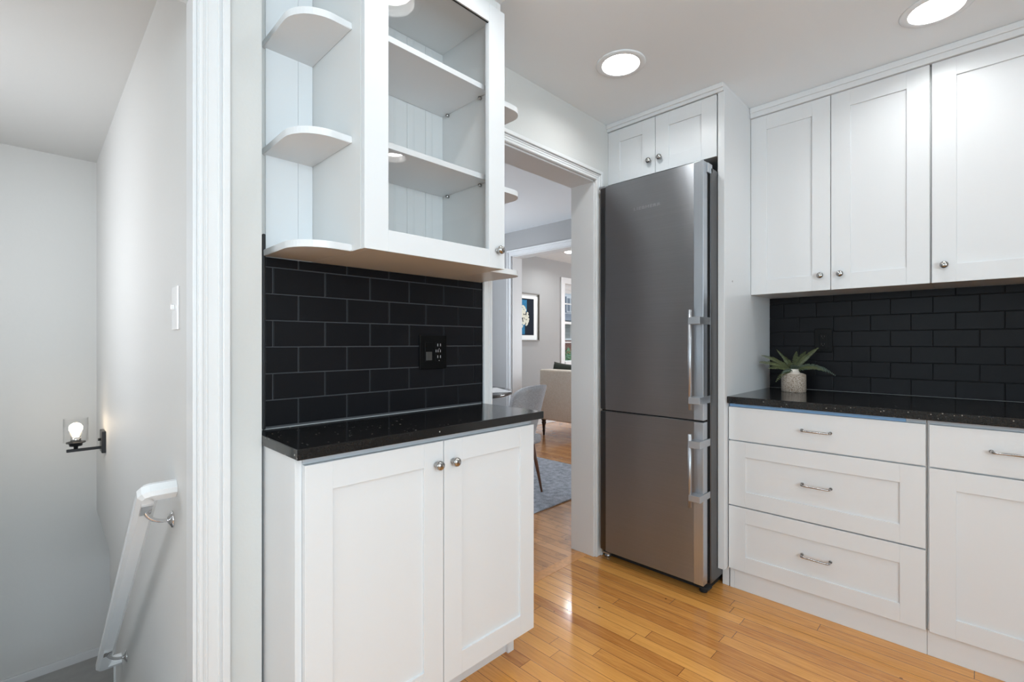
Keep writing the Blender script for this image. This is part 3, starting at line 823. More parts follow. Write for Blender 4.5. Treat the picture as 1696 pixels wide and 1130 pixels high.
# maker's name in small raised letters
cu = bpy.data.curves.new('lettering', 'FONT'); cu.body = 'LIEBHERR'; cu.size = 0.0215; cu.extrude = 0.0004; cu.space_character = 1.22
to = bpy.data.objects.new('tmp_text', cu); COL.objects.link(to)
dg = bpy.context.evaluated_depsgraph_get(); dg.update()
me = bpy.data.meshes.new_from_object(to.evaluated_get(dg)); bpy.data.objects.remove(to)
xs = [v.co.x for v in me.vertices]; wd = max(xs) - min(xs); mn = min(xs)
base = world_loc(dF)
for v in me.vertices:
    x = -1.254 + (v.co.x - mn) * (0.144 / wd); z = 1.841 + v.co.y; y = 2.1597 - v.co.z
    v.co = Vector((x, y, z)) - base
me.materials.append(M['metal_contact'])
lo = bpy.data.objects.new('lettering', me); COL.objects.link(lo); lo.parent = dF; lo['label'] = 'small pale raised maker lettering'

fc = thing('over_refrigerator_cabinet', 'small white two-door cabinet above the refrigerator with tall side panel', 'cabinet', (-1.19, 2.64, 2.06))
FC = FB(2.300)
bm = bmesh.new(); box(bm, -1.4995, -0.889, 2.3205, YB - 0.001, 2.062, CEIL - 0.0004, 0.001); obj('body', bm, M['cab'], fc)
bm = bmesh.new(); box(bm, -0.888, -0.857, 2.300, YB - 0.001, 0.095, CEIL - 0.0003, 0.0015)
tp = thing('tall_end_panel', 'tall white panel between the refrigerator and the far counter', 'cabinet panel', (-0.8725, 2.64, 0.0))
obj('panel', bm, M['cab'], tp)
bm = bmesh.new(); box(bm, -0.8885, -0.857, 2.36, YB - 0.001, 0.0, 0.0945, 0.001); obj('panel_foot', bm, M['cab'], tp)
da = obj('door', shaker(FC, -1.4985, -1.2125, 2.060, 2.356, 0.074, 0.070), M['cab'], fc); knob(FC, -1.241, 2.128, da)
db = obj('door', shaker(FC, -1.2095, -0.8935, 2.060, 2.356, 0.074, 0.070), M['cab'], fc); knob(FC, -1.180, 2.130, db)
bm = bmesh.new(); box(bm, -1.4995, -0.8572, 2.288, 2.2995, 2.3576, CEIL - 0.0005, 0.0015); box(bm, -1.4994, -0.8573, 2.279, 2.29, 2.372, CEIL - 0.0006, 0.003)
obj('crown', bm, M['cab'], fc)
bm = bmesh.new(); lathe(bm, [(0, 0), (0.0045, 0), (0.005, 0.0012), (0.003, 0.0022), (0, 0.0024)], (-0.857, 2.40, 1.468), (1, 0, 0), 12); obj('screw_cap', bm, M['cab_edge'], tp)

# ------------------------------------------------------------------ far wall: base units
FBb = FB(2.340)
def base_body(u0, u1, parent):
    bm = bmesh.new(); box(bm, u0, u1, 2.3595, YB - 0.001, 0.0955, 0.881, 0.001)
    obj('body', bm, M['cab'], parent)
dr = thing('drawer_cabinet', 'white three-drawer base cabinet next to the refrigerator panel', 'cabinet', (-0.495, 2.66, 0.0))
base_body(-0.8535, -0.1395, dr)
bm = bmesh.new(); box(bm, -0.852, -0.833, 2.357, 2.40, 0.0, 0.0953, 0.001); box(bm, -0.8325, -0.1395, 2.358, 2.376, 0.0, 0.0953, 0.001); obj('toe_kick', bm, M['cab'], dr)
bm = bmesh.new(); box(bm, -0.8515, -0.20, 2.352, 2.3594, 0.866, 0.8805, 0.0005); obj('film_strip', bm, M['film'], dr, label='blue protective film strip')
bm = bmesh.new(); box(bm, -0.1995, -0.141, 2.352, 2.3594, 0.866, 0.8805, 0.0005); obj('top_rail', bm, M['cab_edge'], dr, label='grey top rail')
o_ = obj('drawer', slab(FBb, -0.852, -0.1425, 0.7095, 0.8645), M['cab'], dr, label='flat top drawer'); bar_pull(FBb, -0.494, 0.791, o_)
o_ = obj('drawer', shaker(FBb, -0.852, -0.1425, 0.4005, 0.7035, 0.075, 0.071), M['cab'], dr, label='middle framed drawer')
bar_pull(FB(2.3475), -0.494, 0.557, o_, out=0.033)
o_ = obj('drawer', shaker(FBb, -0.852, -0.1425, 0.0965, 0.3945, 0.075, 0.071), M['cab'], dr, label='bottom framed drawer')
bar_pull(FB(2.3475), -0.495, 0.2515, o_, out=0.033)
b2 = thing('door_base_cabinet', 'white base cabinet with one drawer over a framed door at the right edge', 'cabinet', (0.22, 2.66, 0.0))
base_body(-0.1385, 0.594, b2)
bm = bmesh.new(); box(bm, -0.1385, 0.594, 2.358, 2.376, 0.0, 0.0953, 0.001); obj('toe_kick', bm, M['cab'], b2)
bm = bmesh.new(); box(bm, -0.1385, 0.5935, 2.352, 2.3594, 0.866, 0.8805, 0.0005); obj('top_rail', bm, M['cab_edge'], b2, label='grey top rail')
o_ = obj('drawer', slab(FBb, -0.1325, 0.224, 0.7095, 0.8645), M['cab'], b2); bar_pull(FBb, 0.082, 0.791, o_)
o_ = obj('drawer', slab(FBb, 0.2275, 0.592, 0.7095, 0.8645), M['cab'], b2); bar_pull(FBb, 0.41, 0.791, o_)
o_ = obj('door', shaker(FBb, -0.1325, 0.224, 0.0965, 0.7035, 0.073, 0.071), M['cab'], b2)
o_ = obj('door', shaker(FBb, 0.2275, 0.592, 0.0965, 0.7035, 0.073, 0.071), M['cab'], b2)
bm = bmesh.new(); box(bm, -0.8562, 0.60, 2.327, YB - 0.0088, 0.8815, 0.9138, 0.0025)
ct2 = obj('countertop', bm, M['stone'], None, (-0.13, 2.66, 0.8815))
tag(ct2, 'long black speckled stone countertop along the far wall', 'countertop')

# wall units
FU = FB(2.660)
def wall_unit(u0, u1, cuts, knobs, label):
    t = thing('wall_cabinet', label, 'cabinet', ((u0 + u1) / 2, 2.83, 1.42), 'wall cabinets above the far counter')
    bm = bmesh.new(); box(bm, u0, u1, 2.6805, YB - 0.001, 1.4215, 2.3415, 0.001); obj('body', bm, M['cab'], t)
    for (a, b_), k in zip(cuts, knobs):
        d = obj('door', shaker(FU, a, b_, 1.4195, 2.341, 0.0755, 0.074), M['cab'], t)
        knob(FU, k, 1.490, d)
    return t
wall_unit(-0.8562, -0.1455, ((-0.8555, -0.5030), (-0.5000, -0.1490)), (-0.5415, -0.4625), 'white two-door wall cabinet next to the tall refrigerator panel')
wall_unit(-0.1448, 0.574, ((-0.1420, 0.2125), (0.2155, 0.5725)), (-0.1035, 0.50), 'white wall cabinet at the right edge under the ceiling light')
bm = bmesh.new(); box(bm, -0.8562, 0.575, 2.648, YB - 0.001, 2.343, CEIL - 0.0005, 0.0015); box(bm, -0.8561, 0.5751, 2.641, 2.65, 2.367, CEIL - 0.0006, 0.003)
struct('trim_5', bm, M['cab'], 'white crown strip above the wall cabinets')

# outlet on the far backsplash
ob = thing('outlet_plate', 'black single outlet plate on the far backsplash above the fern', 'outlet', (-0.593, YB - 0.0088, 1.18))
FO = FB(YB - 0.0088)
bm = bmesh.new(); fbox(bm, FO, -0.634, -0.552, 0, 0.0055, 1.118, 1.244, 0.002, 3); obj('plate', bm, M['black'], ob)
bm = bmesh.new(); fbox(bm, FO, -0.611, -0.577, 0.0052, 0.0070, 1.146, 1.216, 0.001); so2 = obj('socket', bm, M['black'], ob)
for zz in (1.203, 1.162):
    bm = bmesh.new()
    fbox(bm, FO, -0.602, -0.600, 0.0068, 0.0074, zz - 0.004, zz + 0.004); fbox(bm, FO, -0.589, -0.587, 0.0068, 0.0074, zz - 0.004, zz + 0.004)
    lathe(bm, [(0, 0.0068), (0.0022, 0.0068), (0.0022, 0.0075), (0, 0.0075)], FO(-0.5945, 0, zz - 0.009), (0, -1, 0), 10)
    obj('outlet_face', bm, M['rocker'], so2)

# ------------------------------------------------------------------ fern in a dimpled vase
VX, VY = -0.690, 2.795
fp = thing('potted_fern', 'small artificial fern in a dimpled beige ceramic vase on the far counter', 'plant', (VX, VY, 0.9138))
bm = bmesh.new()
lathe(bm, [(0, 0), (0.054, 0), (0.0565, 0.003), (0.0565, 0.086), (0.054, 0.091), (0.044, 0.095), (0.030, 0.099), (0.0245, 0.106), (0.023, 0.114), (0.0245, 0.1185), (0.021, 0.1185), (0.0195, 0.108), (0.0, 0.100)], (VX, VY, 0.9138), (0, 0, 1), 48)
obj('vase', bm, M['vase'], fp)
def frond(az, length, rise, droop, width, nleaf, mat, roll=0.0, bend=0.0):
    bm = bmesh.new(); z0 = 0.9138 + 0.108
    P0 = Vector((VX, VY, z0)); d = Vector((math.cos(az), math.sin(az), 0)); side = Vector((-d.y, d.x, 0))
    def c(t):
        return P0 + d * (length * t) + side * (bend * t * t) + Vector((0, 0, rise * t - droop * t * t))
    pts = [c(i / 16) for i in range(17)]
    tube(bm, pts, [0.0013 * (1 - 0.7 * i / 16) for i in range(17)], 5)
    for i in range(nleaf):
        t = 0.14 + 0.85 * i / (nleaf - 1)
        p = c(t); tg = (c(min(1, t + 0.02)) - c(t - 0.02)).normalized()
        sd = tg.cross(Vector((0, 0, 1))).normalized(); up = sd.cross(tg).normalized()
        sd, up = sd * math.cos(roll) + up * math.sin(roll), up * math.cos(roll) - sd * math.sin(roll)
        L = width * (0.22 + 0.78 * math.sin(math.pi * min(1.0, 0.20 + 0.80 * t)) ** 0.8) * random.uniform(0.86, 1.1)
        if t > 0.9: L *= 0.75
        for s in (-1, 1):
            dirv = (sd * s * 0.93 + tg * 0.36 + up * random.uniform(-0.16, 0.10)).normalized()
            w2 = max(0.0022, L * 0.155)
            row = []
            for q, ww in ((0.0, 0.45), (0.25, 1.0), (0.55, 0.95), (0.82, 0.6)):
                m_ = p + dirv * L * q - up * (0.22 * L * q * q)
                row.append((bm.verts.new(m_ + tg * w2 * ww), bm.verts.new(m_ - tg * w2 * ww)))
            for (a1, a2), (b1, b2) in zip(row, row[1:]): bm.faces.new((a1, b1, b2, a2))
            e = bm.verts.new(p + dirv * L - up * (0.24 * L)); bm.faces.new((row[-1][0], e, row[-1][1]))
    return obj('frond', bm, mat, fp)
A_ = math.radians
# (azimuth, length, rise, droop, half-width, leaflet pairs, material, roll)
for az, L, ri, dr_, wd_, nl, mt, rl in (
    (A_(224), 0.178, 0.100, 0.055, 0.022, 26, 'leaf', 0.7), (A_(214), 0.155, 0.135, 0.055, 0.020, 24, 'leaf', 0.8),
    (A_(236), 0.150, 0.070, 0.055, 0.021, 22, 'leaf', 0.6), (A_(205), 0.078, 0.140, 0.030, 0.012, 18, 'leaf', 0.9),
    (A_(232), 0.100, 0.030, 0.085, 0.018, 15, 'leaf', 0.5), (A_(252), 0.090, 0.050, 0.060, 0.017, 13, 'leaf2', 0.4),
    (A_(42), 0.125, 0.165, 0.045, 0.0155, 30, 'leaf', -0.9), (A_(27), 0.188, 0.130, 0.150, 0.024, 24, 'leaf2', -0.7),
    (A_(8), 0.135, 0.095, 0.090, 0.022, 19, 'leaf', -0.5), (A_(58), 0.120, 0.085, 0.070, 0.020, 18, 'leaf2', -0.6),
    (A_(95), 0.085, 0.130, 0.030, 0.016, 18, 'leaf', 0.0), (A_(72), 0.105, 0.145, 0.045, 0.018, 20, 'leaf', -0.4),
    (A_(140), 0.085, 0.105, 0.030, 0.018, 16, 'leaf', 0.5), (A_(285), 0.062, 0.070, 0.035, 0.018, 10, 'leaf2', 0.0),
    (A_(325), 0.075, 0.075, 0.045, 0.020, 11, 'leaf2', -0.2), (A_(200), 0.085, 0.060, 0.030, 0.019, 12, 'leaf2', 0.4),
    (A_(262), 0.070, 0.085, 0.045, 0.018, 11, 'leaf', 0.2)):
    frond(az, L, ri, dr_, wd_, nl, M[mt], rl)

# ------------------------------------------------------------------ recessed ceiling lights
def ceiling_light(x, y, label, zc=CEIL, power=LAMP_POWER, color=(0.93, 0.98, 1.0)):
    t = thing('ceiling_light', label, 'light', (x, y, zc), 'recessed ceiling lights')
    bm = bmesh.new()
    lathe(bm, [(0.0805, -0.004), (0.083, -0.0055), (0.104, -0.0035), (0.1075, -0.0005), (0.0805, -0.0003)], (x, y, zc), (0, 0, 1), 56)
    obj('trim_ring', bm, M['ceiling'], t)
    bm = bmesh.new(); lathe(bm, [(0.0808, -0.004), (0.0755, 0.020), (0.071, 0.036), (0.0705, 0.042)], (x, y, zc), (0, 0, 1), 56)
    obj('cone', bm, M['cone'], t)
    bm = bmesh.new(); lathe(bm, [(0, 0.034), (0.0712, 0.034), (0.0712, 0.040), (0, 0.040)], (x, y, zc), (0, 0, 1), 48)
    obj('lens', bm, M['lens'], t)
    l = bpy.data.lights.new('lamp_light', 'AREA'); l.shape = 'DISK'; l.size = 0.115; l.energy = power; l.color = color
    lo_ = bpy.data.objects.new('lamp_light', l); COL.objects.link(lo_); lo_.parent = t; lo_.location = (0, 0, 0.030)
    return t
lab = ['recessed ceiling light in front of the refrigerator', 'recessed ceiling light close to the wall cabinets at the top right',
       'recessed ceiling light mirrored low in the glass door, beyond the right of the frame', 'recessed ceiling light mirrored at the top of the glass cabinet door',
       'added ceiling fill light out of the picture beside the unseen kitchen window', 'added ceiling fill light out of the picture by the stair doorway']
for (x, y), lb in zip(LAMPS, lab): ceiling_light(x, y, lb)
ceiling_light(*LIV_LAMP, 'recessed ceiling light in the living room seen through the doorway', power=8)
ceiling_light(-2.9, 2.2, 'unseen ceiling light added to brighten the dining room', power=4)  # unseen lamp, added to lift the dining ceiling

# ------------------------------------------------------------------ stairwell things
hr = thing('handrail', 'white wooden handrail on metal brackets going down the stairs', 'handrail', (-2.35, 0.235, 0.2))
YR = 0.246
top = Vector((-1.755, YR, 0.724)); bot = Vector((-2.985, YR, -0.372))
dr3 = (bot - top).normalized(); up3 = Vector((0, 1, 0)).cross(dr3).normalized()
if up3.z < 0: up3 = -up3
bm = bmesh.new()
def rail_sweep(path, w_, h_):
    c_ = min(w_, h_) * 0.24
    prof = [(-w_ / 2 + c_, -h_ / 2), (w_ / 2 - c_, -h_ / 2), (w_ / 2, -h_ / 2 + c_), (w_ / 2, h_ / 2 - c_), (w_ / 2 - c_, h_ / 2), (-w_ / 2 + c_, h_ / 2), (-w_ / 2, h_ / 2 - c_), (-w_ / 2, -h_ / 2 + c_)]
    rings = []
    for i, p in enumerate(path):
        lat = []
        if i > 0: lat.append(up3.cross((p - path[i - 1]).normalized()))
        if i < len(path) - 1: lat.append(up3.cross((path[i + 1] - p).normalized()))
        b_ = sum(lat, Vector()).normalized(); b_ = b_ / b_.dot(lat[0])
        rings.append([bm.verts.new(p + b_ * u + up3 * v) for u, v in prof])
    for a, b_ in zip(rings, rings[1:]):
        for i in range(8): bm.faces.new((a[i], a[(i + 1) % 8], b_[(i + 1) % 8], b_[i]))
    bm.faces.new(rings[0][::-1]); bm.faces.new(rings[-1])
rail_sweep([Vector((top.x, YS - 0.0005, top.z)), top + Vector((0, 0.007, 0)), top + Vector((0, 0.0022, 0)) + dr3 * 0.0022, top + dr3 * 0.007,
            bot - dr3 * 0.007, bot + Vector((0, 0.0022, 0)) - dr3 * 0.0022, bot + Vector((0, 0.007, 0)), Vector((bot.x, YS - 0.0005, bot.z))], 0.052, 0.044)
obj('rail', bm, M['rail'], hr)
for wx in (-1.80, -2.80):
    s = (wx - top.x) / dr3.x; pr = top + dr3 * s
    bm = bmesh.new()
    u0_ = pr - up3 * 0.024
    lathe(bm, [(0, 0), (0.026, 0), (0.025, 0.004), (0.014, 0.009), (0.009, 0.013), (0, 0.013)], (wx, YS - 0.0002, u0_.z - 0.050), (0, -1, 0), 28)
    pp = []
    for i in range(13):
        a = math.pi / 2 * i / 12
        pp.append(Vector((wx, YS - 0.010 - (YS - 0.010 - u0_.y) * math.sin(a), u0_.z - 0.050 + 0.046 * (1 - math.cos(a)))))
    tube(bm, pp, 0.0058, 12)
    rail_pl = [u0_ + Vector((0, -0.014, 0)), u0_ + Vector((0, 0.014, 0))]
    for f in (0,):
        n_ = up3
        a0 = u0_ + dr3 * -0.028; a1 = u0_ + dr3 * 0.028
        vs = []
        for base_ in (a0, a1):
            for yy in (-0.014, 0.014):
                for hh in (-0.003, 0.002): vs.append(bm.verts.new(base_ + Vector((0, yy, 0)) + n_ * hh))
        for q in ((0, 1, 3, 2), (4, 6, 7, 5), (0, 4, 5, 1), (2, 3, 7, 6), (0, 2, 6, 4), (1, 5, 7, 3)): bm.faces.new([vs[i] for i in q])
    obj('bracket', bm, M['chrome'], hr, label='chrome wall bracket')

sx = -3.70
sc_ = thing('wall_sconce', 'black wall sconce with a lit bulb in a clear glass cup in the stairwell', 'lamp', (sx, YS, 0.55))
bm = bmesh.new(); box(bm, sx - 0.056, sx + 0.056, YS - 0.020, YS - 0.0003, 0.524, 0.650, 0.003); obj('backplate', bm, M['blackmetal'], sc_)
bm = bmesh.new(); box(bm, sx - 0.008, sx + 0.008, YS - 0.168, YS - 0.0195, 0.543, 0.559, 0.002)
lathe(bm, [(0, 0), (0.008, 0), (0.008, 0.012), (0, 0.012)], (sx, YS - 0.020, 0.598), (0, -1, 0), 14)
yb = YS - 0.128
lathe(bm, [(0, 0.559), (0.010, 0.559), (0.010, 0.574), (0.028, 0.576), (0.030, 0.592), (0.043, 0.594), (0.043, 0.600), (0, 0.600)], (sx, yb, 0), (0, 0, 1), 32)
obj('arm', bm, M['blackmetal'], sc_)
bm = bmesh.new(); lathe(bm, [(0.052, 0.6005), (0.0545, 0.6005), (0.0545, 0.735), (0.052, 0.735), (0.052, 0.6005)], (sx, yb, 0), (0, 0, 1), 40); obj('glass_shade', bm, M['glass'], sc_)
bm = bmesh.new(); lathe(bm, [(0, 0.6002), (0.024, 0.6002), (0.024, 0.628), (0, 0.628)], (sx, yb, 0), (0, 0, 1), 24); obj('socket', bm, M['chrome'], sc_)
bm = bmesh.new(); lathe(bm, [(0, 0.6283), (0.014, 0.6283), (0.0148, 0.638), (0.018, 0.647)] + [(0.030 * math.cos(A_(t)), 0.678 + 0.031 * math.sin(A_(t))) for t in range(-48, 90, 8)] + [(0, 0.709)], (sx, yb, 0), (0, 0, 1), 40); obj('bulb', bm, M['bulb'], sc_)
l = bpy.data.lights.new('sconce_light', 'POINT'); l.energy = 14.0; l.color = (1.0, 0.70, 0.43); l.shadow_soft_size = 0.03
lo_ = bpy.data.objects.new('sconce_light', l); COL.objects.link(lo_); lo_.parent = sc_; lo_.location = (0, yb - YS, 0.680 - 0.55)

sw = thing('light_switch', 'white light switch plate on the stairwell wall by the doorway', 'switch', (-1.745, YS, 1.21))
FS = FB(YS)
bm = bmesh.new(); fbox(bm, FS, -1.782, -1.706, 0, 0.006, 1.208, 1.340, 0.002, 3); obj('plate', bm, M['ceramic'], sw)
bm = bmesh.new(); fbox(bm, FS, -1.750, -1.738, 0.0058, 0.016, 1.268, 1.284, 0.002); obj('toggle', bm, M['ceramic'], sw)

# ------------------------------------------------------------------ dining and living room things
tb = thing('dining_table', 'black round dining table seen through the doorway', 'table', (-3.385, 2.62, 0.0))
bm = bmesh.new(); lathe(bm, [(0, 0.713), (0.56, 0.713), (0.575, 0.718), (0.58, 0.728), (0.575, 0.738), (0.565, 0.742), (0, 0.742)], (-3.385, 2.62, 0), (0, 0, 1), 64); obj('table_top', bm, M['table'], tb)
bm = bmesh.new(); lathe(bm, [(0, 0.013), (0.28, 0.013), (0.28, 0.024), (0.06, 0.05), (0.045, 0.12), (0.05, 0.66), (0.14, 0.7128), (0, 0.7128)], (-3.385, 2.62, 0), (0, 0, 1), 32); obj('pedestal', bm, M['darkwood'], tb)
bm = bmesh.new()
mk = Matrix.Translation((-3.13, 2.88, 0)) @ Matrix.Rotation(R(-25), 4, 'Z')
box(bm, -0.21, 0.21, -0.15, 0.15, 0.7422, 0.7445, 0.0008, fn=lambda x, y, z: mk @ Vector((x, y, z)))
tag(obj('placemat', bm, M['ceramic'], None, (-3.13, 2.88, 0.742)), 'white placemat on the black dining table', 'placemat')
bm = bmesh.new(); lathe(bm, [(0, 0.001), (0.045, 0.001), (0.06, 0.008), (0.095, 0.022), (0.097, 0.024), (0.06, 0.012), (0, 0.006)], (-3.20, 2.66, 0.7415), (0, 0, 1), 36)
tag(obj('bowl', bm, M['ceramic'], None, (-3.20, 2.66, 0.742)), 'shallow white bowl on the black dining table', 'bowl')

ch = thing('dining_chair', 'grey upholstered dining chair with wooden legs at the dining table', 'chair', (-2.52, 2.53, 0.0))
# local frame: chair faces -X (slightly turned)
mc = Matrix.Translation((-2.545, 2.545, 0)) @ Matrix.Rotation(R(9), 4, 'Z')
def mcf(x, y, z): return mc @ Vector((x, y, z))
bm = bmesh.new(); box(bm, -0.24, 0.18, -0.20, 0.20, 0.40, 0.47, 0.025, 4, fn=mcf)
for f in bm.faces: f.smooth = True
obj('seat', bm, M['greyfab'], ch)
bm = bmesh.new()
ny, nz = 16, 14
def back_pt(i, j, off):
    s = -1 + 2 * i / ny; t = j / nz
    half = 0.175 + 0.025 * t - 0.020 * (t ** 6)
    zt = 0.44 + 0.42 * t
    if t > 0.8: zt -= 0.045 * ((abs(s)) ** 4) * (t - 0.8) / 0.2
    x = 0.165 + 0.11 * t - 0.07 * s * s
    return mcf(x + off, half * s, zt)
g1 = [[bm.verts.new(back_pt(i, j, 0.022)) for j in range(nz + 1)] for i in range(ny + 1)]
g2 = [[bm.verts.new(back_pt(i, j, -0.022)) for j in range(nz + 1)] for i in range(ny + 1)]
for i in range(ny):
    for j in range(nz):
        bm.faces.new((g1[i][j], g1[i + 1][j], g1[i + 1][j + 1], g1[i][j + 1])); bm.faces.new((g2[i][j], g2[i][j + 1], g2[i + 1][j + 1], g2[i + 1][j]))
for i in range(ny):
    bm.faces.new((g1[i][nz], g1[i + 1][nz], g2[i + 1][nz], g2[i][nz])); bm.faces.new((g1[i][0], g2[i][0], g2[i + 1][0], g1[i + 1][0]))
for j in range(nz):
    bm.faces.new((g1[0][j], g1[0][j + 1], g2[0][j + 1], g2[0][j])); bm.faces.new((g1[ny][j], g2[ny][j], g2[ny][j + 1], g1[ny][j + 1]))
es = [e for e in bm.edges if len(e.link_faces) == 2 and e.calc_face_angle(0) > 1.0]
bmesh.ops.recalc_face_normals(bm, faces=bm.faces[:])
bmesh.ops.bevel(bm, geom=es, offset=0.014, segments=3, affect='EDGES')
for f in bm.faces: f.smooth = True
obj('backrest', bm, M['greyfab'], ch)
for sx_, sy_ in ((-1, -1), (-1, 1), (1, -1), (1, 1)):
    bm = bmesh.new()
    a = mcf(0.14 * sx_ - 0.02, 0.15 * sy_, 0.405); b_ = mcf(0.185 * sx_ - 0.02 , 0.215 * sy_, 0.016)
    tube(bm, [a, a.lerp(b_, 0.5), b_], [0.016, 0.013, 0.008], 14)
    obj('leg', bm, M['walnut'], ch)

bm = bmesh.new(); box(bm, -4.2, -2.165, 1.2, 3.615, 0.0, 0.0118, 0.004)
tag(obj('area_rug', bm, M['rug'], None, (-3.2, 2.6, 0)), 'grey blue woven rug under the dining table', 'rug')

so_ = thing('sofa', 'beige linen sofa seen from behind in the living room', 'sofa', (-2.95, 4.95, 0.0))
bm = bmesh.new(); box(bm, -3.985, -1.95, 4.545, 4.74, 0.20, 0.832, 0.022, 4); 
for f in bm.faces: f.smooth = True
obj('backrest', bm, M['linen'], so_)
bm = bmesh.new(); box(bm, -3.985, -1.95, 4.741, 5.45, 0.20, 0.42, 0.02, 3); obj('base', bm, M['linen'], so_)
for x in (-3.985, -2.12):
    bm = bmesh.new(); box(bm, x, x + 0.17, 4.741, 5.45, 0.421, 0.63, 0.03, 4); obj('arm', bm, M['linen'], so_)
for x in (-3.80, -2.965):
    bm = bmesh.new(); box(bm, x, x + 0.83, 4.745, 5.47, 0.423, 0.56, 0.035, 4); obj('seat_cushion', bm, M['linen'], so_)
for x, y in ((-3.935, 4.575), (-2.0, 4.575), (-3.935, 5.40), (-2.0, 5.40)):
    bm = bmesh.new()
    lathe(bm, [(0, 0.0005), (0.011, 0.0005), (0.013, 0.02), (0.015, 0.045), (0.020, 0.055), (0.015, 0.065), (0.021, 0.13), (0.030, 0.165), (0.022, 0.178), (0.032, 0.190), (0.032, 0.201), (0, 0.201)], (x, y, 0), (0, 0, 1), 24)
    obj('leg', bm, M['darkwood'], so_)
bm = bmesh.new()
r_ = bmesh.ops.create_grid(bm, x_segments=20, y_segments=20, size=0.5)
top_ = {}
def pil(x, y, s):
    e = (1 - (2 * x) ** 4) * (1 - (2 * y) ** 4)
    pinch = 1 - 0.10 * (1 - abs(2 * x) ** 2) * (abs(2 * y) ** 3)
    pinch2 = 1 - 0.10 * (1 - abs(2 * y) ** 2) * (abs(2 * x) ** 3)
    return Vector((x * 0.52 * pinch2, s * 0.075 * max(0, e) ** 0.5, y * 0.35 * pinch))
pm = Matrix.Translation((-3.77, 4.845, 0.735)) @ Matrix.Rotation(R(-12), 4, 'X') @ Matrix.Rotation(R(3), 4, 'Y')
src = [(v.co.x, v.co.y) for v in bm.verts]; faces = [[v.index for v in f.verts] for f in bm.faces]
bm.free(); bm = bmesh.new()
for s in (1, -1):
    vs = [bm.verts.new(pm @ pil(x, y, s)) for x, y in src]
    for f in faces:
        ff = bm.faces.new([vs[i] for i in f]); ff.smooth = True
bmesh.ops.remove_doubles(bm, verts=bm.verts[:], dist=0.0005)
tag(obj('cushion', bm, M['cushion'], None, (-3.6, 4.86, 0.57)), 'dark green velvet cushion leaning on the beige sofa back', 'cushion')

pc = thing('framed_picture', 'framed flower print with a white mat on the living room wall', 'picture', (-4.5, 4.76, 1.195))
FP2 = FA(-4.4995)
bm = bmesh.new()
fbox(bm, FP2, 4.42, 4.435, 0, 0.035, 1.195, 1.862, 0.002); fbox(bm, FP2, 5.087, 5.102, 0, 0.035, 1.195, 1.862, 0.002)
fbox(bm, FP2, 4.435, 5.087, 0, 0.035, 1.195, 1.21, 0.002); fbox(bm, FP2, 4.435, 5.087, 0, 0.035, 1.847, 1.862, 0.002)
obj('frame', bm, M['frame_pic'], pc)
bm = bmesh.new(); fbox(bm, FP2, 4.435, 5.087, 0.001, 0.010, 1.21, 1.847); mt_ = obj('mat', bm, M['mat_pic'], pc)
bm = bmesh.new(); fbox(bm, FP2, 4.52, 5.00, 0.010, 0.0112, 1.275, 1.785); pr_ = obj('print', bm, M['print_dark'], pc)
bm = bmesh.new(); fbox(bm, FP2, 4.66, 4.855, 0.0112, 0.0116, 1.60, 1.765); obj('blue_sky_patch', bm, M['print_blue'], pr_)
bm = bmesh.new(); fbox(bm, FP2, 4.70, 4.815, 0.0112, 0.0116, 1.285, 1.46); obj('blue_vase_patch', bm, M['print_blue'], pr_)
bm = bmesh.new(); random.seed(3)
for i in range(70):
    a = random.uniform(0, 2 * math.pi); rr = math.sqrt(random.random())
    cu_, cz_ = 4.76 + 0.135 * rr * math.cos(a), 1.53 + 0.145 * rr * math.sin(a)
    q = random.uniform(0.013, 0.026)
    lathe(bm, [(q, 0.0), (q * 0.6, 0.0006), (0, 0.0007)], FP2(cu_, 0.0117 + i * 0.00001, cz_), (1, 0, 0), 7)
obj('flowers', bm, M['print_cream'], pr_)

rs_ = bmesh.new()
for i in range(3): fbox(rs_, FA(-4.5), 5.69, 6.443, -0.045 + 0.006 * (i % 2), -0.030 + 0.006 * (i % 2), 1.93 + 0.05 * i, 1.985 + 0.05 * i, 0.004)
tag(obj('window_shade', rs_, M['shade_fabric'], None, (-4.53, 6.06, 1.93)), 'folded pale grey shade at the top of the living room window', 'blind')

# ------------------------------------------------------------------ outside the living room window
bm = bmesh.new(); box(bm, -40, -4.62, -12, 45, -1.2, -1.1); o_ = struct('ground', bm, M['grass'])
hs = thing('neighbour_house', 'neighbouring white sided house with red brick base seen through the window', 'house', (-18, 21, -1.1))
bm = bmesh.new(); box(bm, -22, -16, 15.5, 27, 1.35, 4.1); 
prism(bm, [(15.5, 4.1), (27, 4.1), (21.25, 6.4)], -22, -16, fn=lambda y, z, x: (x, y, z)); obj('wall', bm, M['siding'], hs)
bm = bmesh.new(); box(bm, -22, -15.98, 15.5, 27, -1.1, 1.35); obj('brick_base', bm, M['brick'], hs)
bm = bmesh.new(); box(bm, -16.0, -14.9, 18.6, 23.2, 2.15, 2.30); prism(bm, [(-16.0, 2.3), (-14.8, 2.3), (-16.0, 2.75)], 18.5, 23.3, fn=lambda x, z, y: (x, y, z)); obj('porch_roof', bm, M['roofgrey'], hs)
bm = bmesh.new()
for y in (18.7, 19.6, 20.5, 21.4, 22.3, 23.1): box(bm, -15.05, -14.93, y - 0.05, y + 0.05, 1.35, 2.15)
box(bm, -15.08, -14.9, 18.6, 23.2, 1.30, 1.40); obj('porch_rail', bm, M['trim'], hs)
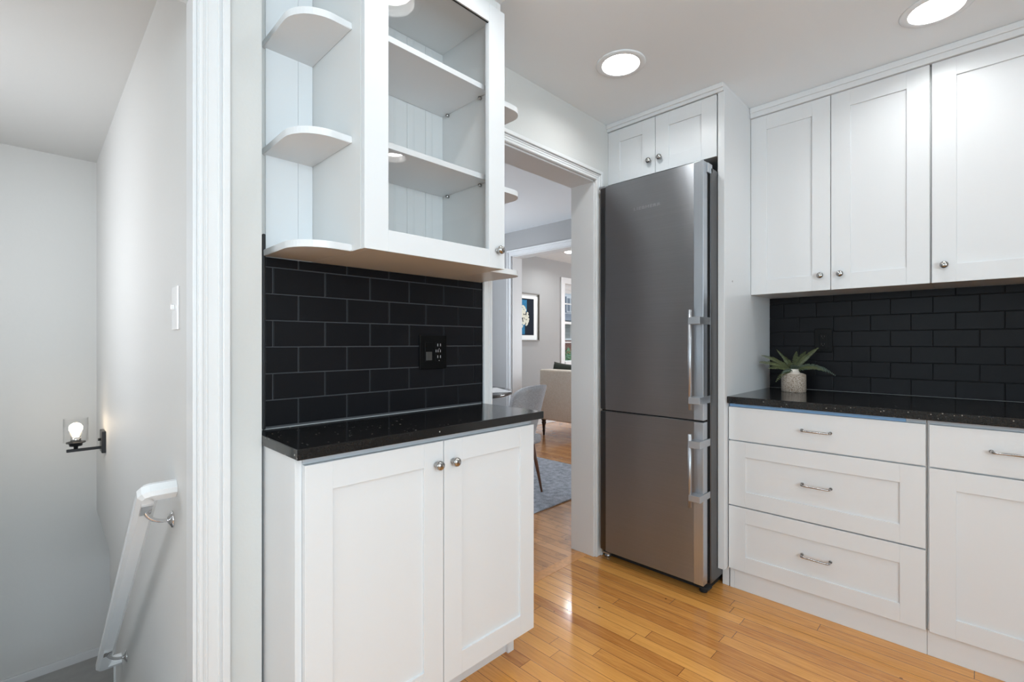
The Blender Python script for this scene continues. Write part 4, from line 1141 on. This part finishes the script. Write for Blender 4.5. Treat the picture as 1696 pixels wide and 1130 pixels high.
for y in (20.75, 23.4, 18.0):
    bm = bmesh.new(); box(bm, -16.0, -15.95, y - 0.32, y + 0.32, 2.85, 3.65); box(bm, -16, -15.93, y - 0.03, y + 0.03, 2.85, 3.65); wv = obj('window', bm, M['trim'], hs)
    bm = bmesh.new(); box(bm, -15.96, -15.945, y - 0.26, y + 0.26, 2.9, 3.6); obj('pane', bm, M['roofgrey'], wv)
    for s in (-1, 1):
        bm = bmesh.new(); box(bm, -16, -15.94, y + s * 0.46 - 0.12, y + s * 0.46 + 0.12, 2.82, 3.68); obj('shutter', bm, M['shutter'], hs)
bm = bmesh.new(); prism(bm, [(-22.3, 15.1), (-15.7, 15.1), (-15.7, 21.25), (-22.3, 21.25)], 0, 0.12, fn=lambda x, y, z: (x, y, z + 4.1 + (y - 15.5) * 2.3 / 5.75))
prism(bm, [(-22.3, 21.25), (-15.7, 21.25), (-15.7, 27.4), (-22.3, 27.4)], 0, 0.12, fn=lambda x, y, z: (x, y, z + 6.4 - (y - 21.25) * 2.3 / 5.75)); obj('roof', bm, M['roofgrey'], hs)
def bush(cx, cy, cz, r, mat, label, k, n=900):
    bm = bmesh.new(); random.seed(k)
    for i in range(n):
        d = Vector((random.gauss(0, 1), random.gauss(0, 1), random.gauss(0, 1))).normalized()
        p = Vector((cx, cy, cz)) + Vector((d.x * r, d.y * r * 1.25, d.z * r)) * random.uniform(0.75, 1.05)
        if p.z < -1.09: continue
        a = Vector((random.gauss(0, 1), random.gauss(0, 1), random.gauss(0, 1))).normalized() * 0.09; b_ = a.cross(d).normalized() * 0.045
        bm.faces.new([bm.verts.new(p - a), bm.verts.new(p - b_), bm.verts.new(p + a), bm.verts.new(p + b_)])
    tube(bm, [(cx, cy, -1.1), (cx, cy, cz)], 0.05, 8)
    tag(obj('garden_bush', bm, mat, None, (cx, cy, -1.1)), label, 'bush')
bush(-9.2, 11.6, 0.0, 1.0, M['hedge'], 'green bush close outside the living room window', 1, 1600)
bush(-13.2, 17.2, -0.1, 1.0, M['yellowbush'], 'yellow green bush in front of the brick base', 2)
